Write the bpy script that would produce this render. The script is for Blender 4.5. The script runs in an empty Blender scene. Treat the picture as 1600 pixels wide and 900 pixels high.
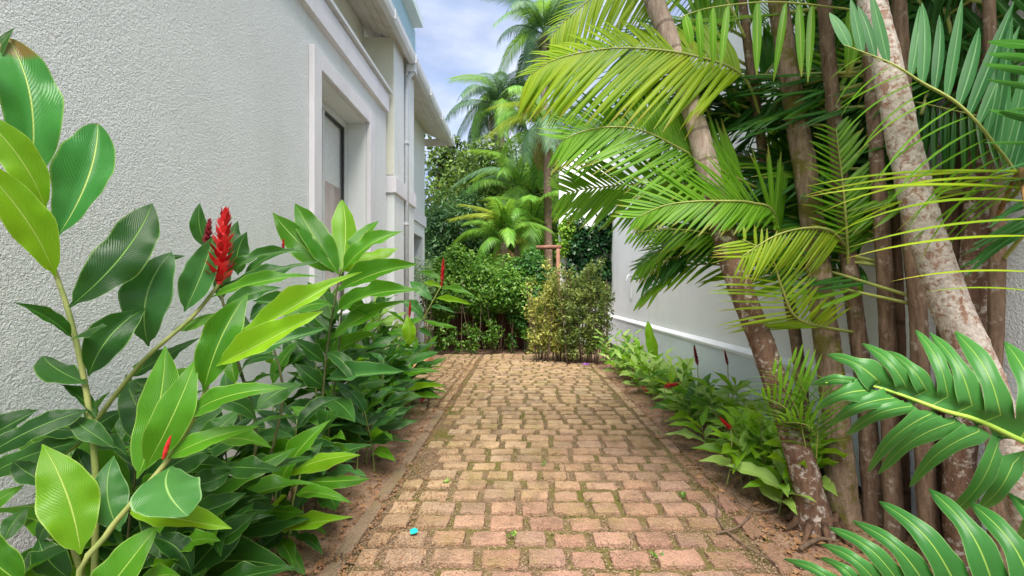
import bpy, bmesh, math, random
import numpy as np
from mathutils import Vector, Matrix, noise as mnoise

# ------------------------------------------------------------------ camera, sky, sun, exposure
scene = bpy.context.scene
COL = scene.collection
F = 690.0; CX = 818.0; CY = 457.0; H = 1.2            # focal length in photo pixels, vanishing point, eye height
cam_d = bpy.data.cameras.new('camera'); cam = bpy.data.objects.new('camera', cam_d); COL.objects.link(cam)
cam.location = (0, 0, H); cam.rotation_euler = (math.radians(90), 0, 0)
cam_d.sensor_width = 36; cam_d.lens = 36 * F / 1600
cam_d.shift_x = (800 - CX) / 1600; cam_d.shift_y = (CY - 450) / 1600
cam_d.clip_start = 0.05; cam_d.clip_end = 1000
scene.camera = cam

SUN_EL, SUN_AZ = math.radians(62), math.radians(182)    # azimuth from +Y towards +X
world = bpy.data.worlds.new('World'); scene.world = world; world.use_nodes = True
wn = world.node_tree; wn.nodes.clear()
def wnode(t, **k):
    n = wn.nodes.new(t)
    for a, b in k.items(): setattr(n, a, b)
    return n
wo = wnode('ShaderNodeOutputWorld'); bg = wnode('ShaderNodeBackground'); bg.inputs[1].default_value = 0.10
sky = wnode('ShaderNodeTexSky', sky_type='NISHITA', sun_disc=False, sun_elevation=SUN_EL, sun_rotation=SUN_AZ, air_density=1.0, dust_density=1.6, ozone_density=2.0)
tc = wnode('ShaderNodeTexCoord'); mp = wnode('ShaderNodeMapping'); mp.inputs['Scale'].default_value = (1, 1, 2.2)
nz = wnode('ShaderNodeTexNoise'); nz.inputs['Scale'].default_value = 2.6; nz.inputs['Detail'].default_value = 7; nz.inputs['Roughness'].default_value = .58
rp = wnode('ShaderNodeValToRGB'); rp.color_ramp.elements[0].position = .36; rp.color_ramp.elements[1].position = .66
rp.color_ramp.elements[0].color = (.30,)*3 + (1,); rp.color_ramp.elements[1].color = (.97,)*3 + (1,)
nz2 = wnode('ShaderNodeTexNoise'); nz2.inputs['Scale'].default_value = 5; nz2.inputs['Detail'].default_value = 5
cr2 = wnode('ShaderNodeValToRGB'); cr2.color_ramp.elements[0].color = (1.9, 2.1, 2.9, 1); cr2.color_ramp.elements[1].color = (3.7, 3.85, 4.3, 1)
cr2.color_ramp.elements[0].position = .35; cr2.color_ramp.elements[1].position = .62
mx = wnode('ShaderNodeMixRGB')
L = wn.links.new
L(tc.outputs['Generated'], mp.inputs[0]); L(mp.outputs[0], nz.inputs['Vector']); L(mp.outputs[0], nz2.inputs['Vector'])
L(nz.outputs[0], rp.inputs[0]); L(nz2.outputs[0], cr2.inputs[0])
L(rp.outputs[0], mx.inputs[0]); L(sky.outputs[0], mx.inputs[1]); L(cr2.outputs[0], mx.inputs[2])
L(mx.outputs[0], bg.inputs[0]); L(bg.outputs[0], wo.inputs[0])

sun_d = bpy.data.lights.new('sun', 'SUN'); sun = bpy.data.objects.new('sun', sun_d); COL.objects.link(sun)
sun_d.energy = 3.7; sun_d.angle = math.radians(48); sun_d.color = (1, .95, .86)
sd = Vector((math.sin(SUN_AZ) * math.cos(SUN_EL), math.cos(SUN_AZ) * math.cos(SUN_EL), math.sin(SUN_EL)))
sun.rotation_euler = sd.to_track_quat('Z', 'Y').to_euler()
vs = scene.view_settings; vs.view_transform = 'Standard'; vs.look = 'None'; vs.gamma = 1; vs.exposure = 1.55
vs.use_curve_mapping = False

# ------------------------------------------------------------------ helpers
R = random.Random(7)
V = Vector
def pw(px, py, D): return V(((px - CX) / F * D, D, H - (py - CY) / F * D))
def mesh(name, vs_, fs, uv=None, smooth=True, mat=None):
    me = bpy.data.meshes.new(name); me.from_pydata([tuple(v) for v in vs_], [], fs)
    if uv is not None:
        l = me.uv_layers.new(name='UVMap'); idx = np.zeros(len(me.loops), dtype=np.int32)
        me.loops.foreach_get('vertex_index', idx); l.data.foreach_set('uv', np.asarray(uv, dtype=np.float32)[idx].ravel())
    if smooth: me.polygons.foreach_set('use_smooth', [True] * len(me.polygons))
    if mat: me.materials.append(mat)
    return me
def ob(name, me, parent=None, M=None):
    o = bpy.data.objects.new(name, me); COL.objects.link(o)
    if parent is not None: o.parent = parent
    if M is not None: o.matrix_local = M
    return o
def empty(name, loc, label, cat, group=None):
    o = bpy.data.objects.new(name, None); COL.objects.link(o); o.location = loc; o.empty_display_size = .1
    tag(o, label, cat, group); return o
def tag(o, label, cat, group=None):
    o['label'] = label; o['category'] = cat
    if group: o['group'] = group
    return o
def rel(parent):                                         # children of an unrotated Empty: world -> local
    return Matrix.Translation(-parent.location)
class MB:
    def __init__(s): s.v = []; s.f = []; s.uv = []
    def box(s, x0, x1, y0, y1, z0, z1):
        n = len(s.v)
        s.v += [(x, y, z) for z in (z0, z1) for y in (y0, y1) for x in (x0, x1)]
        s.uv += [(0, 0)] * 8
        s.f += [tuple(n + i for i in q) for q in ((0,2,3,1),(4,5,7,6),(0,1,5,4),(2,6,7,3),(0,4,6,2),(1,3,7,5))]
        return s
    def prism(s, poly, y0, y1):                          # polygon in XZ swept along Y
        n = len(s.v); k = len(poly)
        s.v += [(x, y0, z) for x, z in poly] + [(x, y1, z) for x, z in poly]; s.uv += [(0, 0)] * (2 * k)
        s.f += [tuple(n + i for i in range(k)), tuple(n + k + i for i in reversed(range(k)))]
        s.f += [(n + i, n + k + i, n + k + (i + 1) % k, n + (i + 1) % k) for i in range(k)]
        return s
    def tube(s, pts, rad, seg=8, cap=True, wob=0, sub=0, ringd=0):
        pts = [V(p) for p in pts]
        if sub: pts, rad = smooth_path(pts, rad, sub)
        if not hasattr(rad, '__len__'): rad = [rad] * len(pts)
        n0 = len(s.v); up = V((.13, .31, .94)); dist = 0
        for i, p in enumerate(pts):
            t = (pts[min(i + 1, len(pts) - 1)] - pts[max(i - 1, 0)]).normalized()
            a = t.cross(up)
            if a.length < .05: a = t.cross(V((1, 0, 0)))
            a.normalize(); b = t.cross(a)
            if i: dist += (p - pts[i - 1]).length
            for k in range(seg):
                an = 2 * math.pi * k / seg; r = rad[i]
                if ringd: r *= 1 + .05 * max(0, math.cos(2 * math.pi * (dist + .015 * math.sin(dist * 5)) / ringd)) ** 10
                if wob: r *= 1 + wob * mnoise.noise(V((math.cos(an) * 1.3, math.sin(an) * 1.3, dist * 7)) + p * .3)
                s.v.append(p + a * (r * math.cos(an)) + b * (r * math.sin(an))); s.uv.append((k / seg, dist))
        for i in range(len(pts) - 1):
            for k in range(seg):
                s.f.append((n0 + i*seg + k, n0 + i*seg + (k+1) % seg, n0 + (i+1)*seg + (k+1) % seg, n0 + (i+1)*seg + k))
        if cap:
            s.f.append(tuple(n0 + k for k in reversed(range(seg)))); e = n0 + (len(pts) - 1) * seg
            s.f.append(tuple(e + k for k in range(seg)))
        return s
    def build(s, name, mat, parent=None, smooth=False, M=None):
        me = mesh(name, s.v, s.f, s.uv, smooth, mat)
        return ob(name, me, parent, M)
def cat(p0, p1, p2, p3, t):
    return .5 * ((2*p1) + (p2-p0)*t + (2*p0-5*p1+4*p2-p3)*t*t + (3*p1-p0-3*p2+p3)*t*t*t)
def smooth_path(pts, rad, sub):
    P, Q = [], []
    hr = hasattr(rad, '__len__')
    for i in range(len(pts) - 1):
        a, b, c, d = pts[max(i-1, 0)], pts[i], pts[i+1], pts[min(i+2, len(pts)-1)]
        for k in range(sub):
            t = k / sub; P.append(cat(a, b, c, d, t)); Q.append(rad[i] * (1-t) + rad[i+1] * t if hr else rad)
    P.append(pts[-1]); Q.append(rad[-1] if hr else rad)
    return P, Q

# ------------------------------------------------------------------ materials
def mat(name):
    m = bpy.data.materials.new(name); m.use_nodes = True; t = m.node_tree
    return m, t, t.nodes['Principled BSDF'], t.links.new
def N(t, kind, **k):
    n = t.nodes.new(kind)
    for a, b in k.items():
        if isinstance(a, str) and a in n.inputs: n.inputs[a].default_value = b
        else: setattr(n, a, b)
    return n
def ramp(t, stops):
    r = t.nodes.new('ShaderNodeValToRGB'); e = r.color_ramp.elements
    while len(e) < len(stops): e.new(.5)
    for el, (p, c) in zip(e, stops): el.position = p; el.color = tuple(c) + (1,) if len(c) == 3 else c
    return r
def math_(t, op, a, b=None, c=None):
    n = t.nodes.new('ShaderNodeMath'); n.operation = op
    for i, x in enumerate((a, b, c)):
        if x is None: continue
        if isinstance(x, (int, float)): n.inputs[i].default_value = x
        else: t.links.new(x, n.inputs[i])
    return n.outputs[0]
def mixc(t, fac, a, b, mode='MIX'):
    n = t.nodes.new('ShaderNodeMixRGB'); n.blend_type = mode
    for i, x in enumerate((fac, a, b)):
        if isinstance(x, (int, float)): n.inputs[i].default_value = x
        elif isinstance(x, tuple): n.inputs[i].default_value = x + (1,)
        else: t.links.new(x, n.inputs[i])
    return n.outputs[0]
def noisy(name, c1, c2, scale=8, rough=.85, bump=.3, bscale=60, dist=.01, stain=None, spec=.3, coord='Object'):
    m, t, p, l = mat(name)
    tcn = N(t, 'ShaderNodeTexCoord'); co = tcn.outputs[coord]
    n1 = N(t, 'ShaderNodeTexNoise', Scale=scale, Detail=6, Roughness=.6); l(co, n1.inputs['Vector'])
    r = ramp(t, [(.3, c1), (.7, c2)]); l(n1.outputs[0], r.inputs[0]); c = r.outputs[0]
    if stain:
        n3 = N(t, 'ShaderNodeTexNoise', Scale=stain[1], Detail=8, Roughness=.7); l(co, n3.inputs['Vector'])
        r3 = ramp(t, [(stain[2], (0, 0, 0)), (stain[3], (1, 1, 1))]); l(n3.outputs[0], r3.inputs[0])
        c = mixc(t, r3.outputs[0], c, stain[0])
    l(c, p.inputs['Base Color']); p.inputs['Roughness'].default_value = rough; p.inputs['Specular IOR Level'].default_value = spec
    if bump:
        n2 = N(t, 'ShaderNodeTexNoise', Scale=bscale, Detail=4, Roughness=.55); l(co, n2.inputs['Vector'])
        b = N(t, 'ShaderNodeBump', Strength=bump, Distance=dist); l(n2.outputs[0], b.inputs['Height']); l(b.outputs[0], p.inputs['Normal'])
    return m
def stucco(name, col, col2, bscale, strength, dist=.012):
    m, t, p, l = mat(name)
    co = N(t, 'ShaderNodeTexCoord').outputs['Object']
    n1 = N(t, 'ShaderNodeTexNoise', Scale=1.3, Detail=9, Roughness=.7); l(co, n1.inputs['Vector'])
    r = ramp(t, [(.3, col2), (.65, col)]); l(n1.outputs[0], r.inputs[0])
    # faint rain streaks
    mp_ = N(t, 'ShaderNodeMapping'); mp_.inputs['Scale'].default_value = (2.6, 2.6, .5); l(co, mp_.inputs[0])
    n4 = N(t, 'ShaderNodeTexNoise', Scale=1.6, Detail=5, Roughness=.6); l(mp_.outputs[0], n4.inputs['Vector'])
    r4 = ramp(t, [(.55, (1, 1, 1)), (.78, (.91, .91, .885))]); l(n4.outputs[0], r4.inputs[0])
    c = mixc(t, 1.0, r.outputs[0], r4.outputs[0], 'MULTIPLY')
    l(c, p.inputs['Base Color']); p.inputs['Roughness'].default_value = .8; p.inputs['Specular IOR Level'].default_value = .25
    n2 = N(t, 'ShaderNodeTexNoise', Scale=bscale, Detail=3, Roughness=.5, Distortion=.9); l(co, n2.inputs['Vector'])
    n3 = N(t, 'ShaderNodeTexNoise', Scale=bscale * 2.3, Detail=2); l(co, n3.inputs['Vector'])
    h = math_(t, 'ADD', n2.outputs[0], math_(t, 'MULTIPLY', n3.outputs[0], .35))
    b = N(t, 'ShaderNodeBump', Strength=strength, Distance=dist); l(h, b.inputs['Height']); l(b.outputs[0], p.inputs['Normal'])
    return m
def leafmat(name, dark, light, rib, trans, tfac=.3, rough=.36, vein=1.0, vscale=30, edge=None, ribw=.022, patch=None, rnd=1.0, tip=None, tipr=(.80, 1.0), spec=.34):
    """leaf with midrib, side veins and per-leaf colour variation, part of the light passing through"""
    m, t, p, l = mat(name)
    uv = N(t, 'ShaderNodeUVMap').outputs[0]; sp = N(t, 'ShaderNodeSeparateXYZ'); l(uv, sp.inputs[0])
    u, v = sp.outputs[0], sp.outputs[1]
    oi = N(t, 'ShaderNodeObjectInfo')
    au = math_(t, 'ABSOLUTE', math_(t, 'SUBTRACT', u, .5))
    co = N(t, 'ShaderNodeTexCoord').outputs['Object']
    ns = N(t, 'ShaderNodeTexNoise', Scale=3, Detail=5, noise_dimensions='4D'); l(co, ns.inputs['Vector']); l(math_(t, 'MULTIPLY', oi.outputs['Random'], 40), ns.inputs['W'])
    f = math_(t, 'ADD', math_(t, 'MULTIPLY', oi.outputs['Random'], .75 * rnd), math_(t, 'MULTIPLY', math_(t, 'SUBTRACT', ns.outputs[0], .35), .8))
    f = math_(t, 'MINIMUM', math_(t, 'MAXIMUM', f, 0), 1)
    c = mixc(t, f, dark, light)
    ph = math_(t, 'ADD', math_(t, 'ADD', math_(t, 'MULTIPLY', v, vscale), math_(t, 'MULTIPLY', au, -vscale * .62)), math_(t, 'MULTIPLY', ns.outputs[0], 3.0))
    w = math_(t, 'ABSOLUTE', math_(t, 'SINE', math_(t, 'MULTIPLY', ph, math.pi)))
    vl = math_(t, 'MULTIPLY', math_(t, 'MULTIPLY', math_(t, 'POWER', math_(t, 'SUBTRACT', 1, w), 3), ns.outputs[0]), .14 * vein)
    c = mixc(t, vl, c, light)
    if patch:
        n5 = N(t, 'ShaderNodeTexNoise', Scale=patch[1], Detail=6, Roughness=.7, noise_dimensions='4D'); l(co, n5.inputs['Vector']); l(math_(t, 'MULTIPLY', oi.outputs['Random'], 91), n5.inputs['W'])
        r5 = ramp(t, [(patch[2], (0, 0, 0)), (patch[2] + .05, (1, 1, 1))]); l(n5.outputs[0], r5.inputs[0]); c = mixc(t, r5.outputs[0], c, patch[0])
    if tip:
        rt = ramp(t, [(tipr[0], (0, 0, 0)), (tipr[1], (.85,) * 3)]); l(math_(t, 'ADD', v, math_(t, 'MULTIPLY', math_(t, 'SUBTRACT', oi.outputs['Random'], .6), .35)), rt.inputs[0]); c = mixc(t, rt.outputs[0], c, tip)
    if edge:
        re = ramp(t, [(.462, (0, 0, 0)), (.488, (.55,) * 3)]); l(au, re.inputs[0]); c = mixc(t, re.outputs[0], c, edge)
    rr = ramp(t, [(ribw * .45, (1, 1, 1)), (ribw, (0, 0, 0))]); l(au, rr.inputs[0]); c = mixc(t, rr.outputs[0], c, rib)
    l(c, p.inputs['Base Color']); p.inputs['Roughness'].default_value = rough; p.inputs['Specular IOR Level'].default_value = spec
    h = math_(t, 'ADD', math_(t, 'MULTIPLY', w, .20 * vein), math_(t, 'MULTIPLY', ns.outputs[0], .6))
    h = math_(t, 'SUBTRACT', h, math_(t, 'MULTIPLY', rr.outputs[0], .8))
    b = N(t, 'ShaderNodeBump', Strength=.42, Distance=.006); l(h, b.inputs['Height']); l(b.outputs[0], p.inputs['Normal'])
    tr = N(t, 'ShaderNodeBsdfTranslucent'); l(mixc(t, .75, c, trans), tr.inputs[0]); l(b.outputs[0], tr.inputs['Normal'])
    ms = N(t, 'ShaderNodeMixShader'); ms.inputs[0].default_value = tfac
    l(p.outputs[0], ms.inputs[1]); l(tr.outputs[0], ms.inputs[2]); l(ms.outputs[0], t.nodes['Material Output'].inputs[0])
    return m
def foliage(name, stops, trans, tfac=.28, scale=2.2, rough=.5):
    m, t, p, l = mat(name)
    g = N(t, 'ShaderNodeNewGeometry')
    n1 = N(t, 'ShaderNodeTexNoise', Scale=scale, Detail=3); l(g.outputs['Position'], n1.inputs['Vector'])
    f = math_(t, 'ADD', math_(t, 'MULTIPLY', n1.outputs[0], .75), math_(t, 'MULTIPLY', math_(t, 'SUBTRACT', g.outputs['Random Per Island'], .35), .5))
    r = ramp(t, stops); l(f, r.inputs[0]); l(r.outputs[0], p.inputs['Base Color'])
    p.inputs['Roughness'].default_value = rough; p.inputs['Specular IOR Level'].default_value = .35
    tr = N(t, 'ShaderNodeBsdfTranslucent'); l(mixc(t, .5, r.outputs[0], trans), tr.inputs[0])
    ms = N(t, 'ShaderNodeMixShader'); ms.inputs[0].default_value = tfac
    l(p.outputs[0], ms.inputs[1]); l(tr.outputs[0], ms.inputs[2]); l(ms.outputs[0], t.nodes['Material Output'].inputs[0])
    return m
def barkmat(name, c1, c2, lichen=None, lth=.55, moss=None, mth=.6, ring=0, lscale=14):
    m, t, p, l = mat(name)
    tcn = N(t, 'ShaderNodeTexCoord'); co = tcn.outputs['Object']
    mp_ = N(t, 'ShaderNodeMapping'); mp_.inputs['Scale'].default_value = (30, 30, 5); l(co, mp_.inputs[0])
    n1 = N(t, 'ShaderNodeTexNoise', Scale=1.5, Detail=8, Roughness=.7); l(mp_.outputs[0], n1.inputs['Vector'])
    r = ramp(t, [(.35, c1), (.65, c2)]); l(n1.outputs[0], r.inputs[0]); c = r.outputs[0]
    h = n1.outputs[0]
    if lichen:
        n2 = N(t, 'ShaderNodeTexNoise', Scale=lscale, Detail=9, Roughness=.68, Distortion=.3); l(co, n2.inputs['Vector'])
        r2 = ramp(t, [(lth, (0, 0, 0)), (lth + .09, (.92,) * 3)]); l(n2.outputs[0], r2.inputs[0])
        n2b = N(t, 'ShaderNodeTexNoise', Scale=60, Detail=5, Roughness=.7); l(co, n2b.inputs['Vector'])
        rb = ramp(t, [(.35, tuple(x * .55 for x in lichen)), (.6, lichen)]); l(n2b.outputs[0], rb.inputs[0])
        c = mixc(t, r2.outputs[0], c, rb.outputs[0])
    if moss:
        n3 = N(t, 'ShaderNodeTexNoise', Scale=7, Detail=9, Roughness=.7); l(co, n3.inputs['Vector'])
        r3 = ramp(t, [(mth, (0, 0, 0)), (mth + .09, (.9,) * 3)]); l(n3.outputs[0], r3.inputs[0]); c = mixc(t, r3.outputs[0], c, moss)
    if ring:
        uv = N(t, 'ShaderNodeUVMap').outputs[0]; sp = N(t, 'ShaderNodeSeparateXYZ'); l(uv, sp.inputs[0])
        n4 = N(t, 'ShaderNodeTexNoise', Scale=3, Detail=3); l(co, n4.inputs['Vector'])
        s = math_(t, 'SINE', math_(t, 'MULTIPLY', math_(t, 'ADD', sp.outputs[1], math_(t, 'MULTIPLY', n4.outputs[0], .05)), ring))
        rr = ramp(t, [(.95, (0, 0, 0)), (.998, (.5,) * 3)]); l(math_(t, 'ADD', math_(t, 'MULTIPLY', s, .5), .5), rr.inputs[0])
        c = mixc(t, rr.outputs[0], c, tuple(x * .4 for x in c1)); h = math_(t, 'SUBTRACT', h, math_(t, 'MULTIPLY', rr.outputs[0], .6))
    l(c, p.inputs['Base Color']); p.inputs['Roughness'].default_value = .9; p.inputs['Specular IOR Level'].default_value = .2
    n6 = N(t, 'ShaderNodeTexNoise', Scale=90, Detail=4); l(co, n6.inputs['Vector'])
    b = N(t, 'ShaderNodeBump', Strength=.8, Distance=.012); l(math_(t, 'ADD', h, math_(t, 'MULTIPLY', n6.outputs[0], .35)), b.inputs['Height']); l(b.outputs[0], p.inputs['Normal'])
    return m
def plain(name, c, rough=.6, metal=0, spec=.4):
    m, t, p, l = mat(name); p.inputs['Base Color'].default_value = tuple(c) + (1,)
    p.inputs['Roughness'].default_value = rough; p.inputs['Metallic'].default_value = metal; p.inputs['Specular IOR Level'].default_value = spec
    n = N(t, 'ShaderNodeTexNoise', Scale=30, Detail=4); l(N(t, 'ShaderNodeTexCoord').outputs['Object'], n.inputs['Vector'])
    r = ramp(t, [(.3, tuple(x * .85 for x in c)), (.7, c)]); l(n.outputs[0], r.inputs[0]); l(r.outputs[0], p.inputs['Base Color'])
    return m

M_WALL = stucco('house_stucco', (.80, .81, .82), (.72, .735, .74), 84, .8, .014)
M_TRIM = stucco('trim_render', (.80, .77, .81), (.70, .67, .71), 120, .55, .006)
M_SMOOTH = stucco('smooth_render', (.76, .775, .78), (.69, .705, .70), 160, .25, .004)
M_CREAM = stucco('recess_render', (.74, .73, .62), (.66, .65, .55), 160, .2, .004)
M_RWALL = stucco('boundary_render', (.85, .87, .90), (.78, .80, .83), 85, .85, .009)
M_PLINTH = stucco('plinth_render', (.76, .81, .88), (.68, .74, .82), 75, .85, .011)
M_SOFFIT = noisy('soffit_paint', (.62, .56, .50), (.74, .70, .66), 3, .7, .15, 40, stain=((.45, .36, .28), 5, .55, .8))
M_GUTTER = noisy('gutter_paint', (.62, .62, .64), (.74, .74, .75), 4, .5, .1, 40, stain=((.30, .28, .25), 9, .6, .75))
M_PIPE = plain('pipe_paint', (.66, .68, .72), .45)
M_TILE = noisy('roof_clay', (.30, .22, .18), (.42, .30, .23), 10, .85, .3, 60)
M_BLUE = noisy('upper_blue_render', (.34, .52, .62), (.40, .58, .68), 5, .7, .15, 60)
M_FRAME = plain('window_aluminium', (.66, .67, .68), .4)
M_BLACK = plain('window_gasket', (.03, .03, .035), .5)
M_CURT = noisy('curtain_cloth', (.55, .44, .42), (.70, .60, .57), 6, .9, .2, 30)
M_REFLECT = plain('reflection_white', (.80, .82, .82), .8)  # white of the painted reflection in the upper pane
M_ROOM = plain('room_paint', (.25, .23, .22), .9)
M_WOOD = noisy('red_timber', (.15, .065, .04), (.25, .12, .078), 9, .7, .3, 50)
M_REDWALL = noisy('low_wall_paint', (.05, .022, .016), (.10, .045, .03), 6, .9, .3, 40)
M_CAP = noisy('low_wall_cap', (.52, .42, .30), (.66, .55, .42), 6, .9, .3, 40)
M_TERRA = noisy('planter_brick', (.52, .22, .11), (.66, .33, .18), 14, .85, .35, 70, stain=((.32, .22, .14), 8, .56, .75))
M_SOIL = noisy('soil', (.18, .10, .065), (.40, .26, .18), 9, .95, .9, 70, .02, stain=((.10, .13, .03), 2.6, .56, .7))
M_BED = noisy('paving_joint', (.12, .075, .042), (.26, .175, .105), 16, .95, 1.0, 110, .02, stain=((.13, .12, .022), 2.2, .44, .6))
M_GROUND = noisy('earth', (.08, .07, .04), (.15, .12, .07), 1, .95, .5, 20, stain=((.05, .09, .02), .6, .45, .6))
M_PEB = noisy('grit', (.17, .105, .07), (.42, .29, .20), 40, .9, 0)
M_MOSS = foliage('moss', [(.3, (.06, .06, .01)), (.7, (.15, .14, .025))], (.3, .35, .05), .15, 6, .9)
M_LITTER = noisy('dry_leaf', (.16, .075, .035), (.36, .20, .10), 12, .9, 0)
M_TWIG = noisy('twig_bark', (.09, .06, .04), (.19, .13, .09), 30, .9, .2)

def paver(name, a, b, pink=None):
    m, t, p, l = mat(name)
    oi = N(t, 'ShaderNodeObjectInfo'); g = N(t, 'ShaderNodeNewGeometry'); pos = g.outputs['Position']
    rnd = math_(t, 'FRACT', math_(t, 'ADD', oi.outputs['Random'], g.outputs['Random Per Island']))
    n1 = N(t, 'ShaderNodeTexNoise', Scale=11, Detail=7, Roughness=.7); l(pos, n1.inputs['Vector'])
    f = math_(t, 'ADD', math_(t, 'MULTIPLY', rnd, .45), math_(t, 'MULTIPLY', math_(t, 'SUBTRACT', n1.outputs[0], .3), .9))
    r = ramp(t, [(.05, a), (.95, b)]); l(f, r.inputs[0]); c = r.outputs[0]
    if pink:  # pinker near and to the right: HDR colour shading painted into the stones
        n0 = N(t, 'ShaderNodeTexNoise', Scale=.8, Detail=3); l(pos, n0.inputs['Vector']); sx = N(t, 'ShaderNodeSeparateXYZ'); l(pos, sx.inputs[0])
        k = math_(t, 'ADD', math_(t, 'MULTIPLY', sx.outputs[1], -.30), math_(t, 'ADD', math_(t, 'MULTIPLY', sx.outputs[0], .25), math_(t, 'ADD', math_(t, 'MULTIPLY', n0.outputs[0], 1.6), .5)))
        rk = ramp(t, [(.15, (0, 0, 0)), (.85, (1, 1, 1))]); l(k, rk.inputs[0])
        rp_ = ramp(t, [(.05, pink[0]), (.95, pink[1])]); l(f, rp_.inputs[0]); c = mixc(t, rk.outputs[0], c, rp_.outputs[0])
    n2 = N(t, 'ShaderNodeTexNoise', Scale=5, Detail=9, Roughness=.72); l(pos, n2.inputs['Vector'])
    r2 = ramp(t, [(.48, (0, 0, 0)), (.68, (.75,) * 3)]); l(n2.outputs[0], r2.inputs[0]); c = mixc(t, r2.outputs[0], c, (.14, .09, .055))
    n3 = N(t, 'ShaderNodeTexNoise', Scale=2.4, Detail=8, Roughness=.7); l(pos, n3.inputs['Vector'])
    r3 = ramp(t, [(.50, (0, 0, 0)), (.70, (.6,) * 3)]); l(n3.outputs[0], r3.inputs[0]); c = mixc(t, r3.outputs[0], c, (.22, .19, .045))
    n4 = N(t, 'ShaderNodeTexNoise', Scale=140, Detail=3, Roughness=.8); l(pos, n4.inputs['Vector'])
    r4 = ramp(t, [(.3, (.45, .42, .4)), (.5, (1, 1, 1)), (.7, (1.35, 1.32, 1.3))]); l(n4.outputs[0], r4.inputs[0])
    c = mixc(t, 1.0, c, r4.outputs[0], 'MULTIPLY')
    l(c, p.inputs['Base Color']); p.inputs['Roughness'].default_value = .85; p.inputs['Specular IOR Level'].default_value = .3
    n5 = N(t, 'ShaderNodeTexNoise', Scale=45, Detail=6, Roughness=.65); l(pos, n5.inputs['Vector'])
    b_ = N(t, 'ShaderNodeBump', Strength=1.0, Distance=.016); l(math_(t, 'ADD', n5.outputs[0], math_(t, 'MULTIPLY', n4.outputs[0], .3)), b_.inputs['Height']); l(b_.outputs[0], p.inputs['Normal'])
    return m
M_PAV = [paver('granite_sett', (.29, .19, .105), (.54, .385, .235), ((.24, .13, .092), (.47, .275, .205))), paver('granite_sett_grey', (.27, .185, .115), (.50, .37, .235), ((.23, .135, .10), (.43, .27, .205))), paver('granite_sett_warm', (.30, .20, .105), (.56, .395, .23), ((.26, .14, .095), (.49, .28, .205)))]

# ginger leaves
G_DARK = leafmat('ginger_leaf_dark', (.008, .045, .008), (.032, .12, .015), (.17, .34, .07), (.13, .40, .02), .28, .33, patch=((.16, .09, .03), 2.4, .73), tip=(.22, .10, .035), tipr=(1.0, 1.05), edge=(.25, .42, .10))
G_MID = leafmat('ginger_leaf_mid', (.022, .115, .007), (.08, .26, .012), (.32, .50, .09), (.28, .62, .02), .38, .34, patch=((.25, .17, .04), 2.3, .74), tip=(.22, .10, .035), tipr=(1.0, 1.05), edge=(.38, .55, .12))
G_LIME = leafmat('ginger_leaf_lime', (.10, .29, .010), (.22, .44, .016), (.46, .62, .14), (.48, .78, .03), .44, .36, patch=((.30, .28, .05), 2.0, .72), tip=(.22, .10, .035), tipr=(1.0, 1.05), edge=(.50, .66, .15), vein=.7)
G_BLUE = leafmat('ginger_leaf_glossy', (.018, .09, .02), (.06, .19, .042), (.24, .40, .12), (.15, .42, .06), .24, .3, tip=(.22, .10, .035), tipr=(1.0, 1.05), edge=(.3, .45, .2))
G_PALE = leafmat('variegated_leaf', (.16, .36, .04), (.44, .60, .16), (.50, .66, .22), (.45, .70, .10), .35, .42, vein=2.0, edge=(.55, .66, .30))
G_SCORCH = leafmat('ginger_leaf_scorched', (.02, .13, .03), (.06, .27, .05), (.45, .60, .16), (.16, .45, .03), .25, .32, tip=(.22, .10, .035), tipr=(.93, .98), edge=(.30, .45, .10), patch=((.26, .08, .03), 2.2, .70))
M_STEM = noisy('ginger_stem', (.16, .22, .06), (.34, .36, .12), 14, .5, .1, 60)
M_STEMD = noisy('ginger_stem_dark', (.05, .06, .025), (.12, .13, .05), 14, .5, .1, 60)
def bractmat(name, a, b):
    m, t, p, l = mat(name); g = N(t, 'ShaderNodeNewGeometry'); r = ramp(t, [(0, tuple(x * .45 for x in a)), (.35, a), (.8, b), (1, (b[0], b[1] * 3 + .03, b[2] * 2.5 + .02))])
    l(g.outputs['Random Per Island'], r.inputs[0]); l(r.outputs[0], p.inputs['Base Color']); p.inputs['Roughness'].default_value = .38
    tr = N(t, 'ShaderNodeBsdfTranslucent'); l(r.outputs[0], tr.inputs[0]); ms = N(t, 'ShaderNodeMixShader'); ms.inputs[0].default_value = .2
    l(p.outputs[0], ms.inputs[1]); l(tr.outputs[0], ms.inputs[2]); l(ms.outputs[0], t.nodes['Material Output'].inputs[0]); return m
M_RED = bractmat('red_bract', (.46, .006, .012), (.72, .025, .03))
M_WINE = bractmat('wine_bract', (.20, .006, .02), (.40, .02, .04))
# palm leaflets: sunlit and shade versions carry the light in their colour
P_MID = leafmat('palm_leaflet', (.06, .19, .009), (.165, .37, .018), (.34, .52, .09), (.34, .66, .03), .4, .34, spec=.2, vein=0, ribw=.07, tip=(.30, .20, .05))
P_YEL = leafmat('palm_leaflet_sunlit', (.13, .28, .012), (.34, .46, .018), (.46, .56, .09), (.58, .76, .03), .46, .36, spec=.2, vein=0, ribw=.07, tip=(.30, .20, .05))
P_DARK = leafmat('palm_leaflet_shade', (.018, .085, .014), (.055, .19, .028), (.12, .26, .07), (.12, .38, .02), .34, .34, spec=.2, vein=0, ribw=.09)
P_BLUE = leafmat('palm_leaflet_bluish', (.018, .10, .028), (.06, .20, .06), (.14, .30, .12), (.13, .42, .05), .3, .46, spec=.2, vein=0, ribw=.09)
P_FAR = foliage('far_palm_leaf', [(.2, (.04, .11, .045)), (.8, (.14, .26, .12))], (.22, .38, .14), .3, 1.5)  # grey-green stands in for the bluish haze on the distant palms
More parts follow.
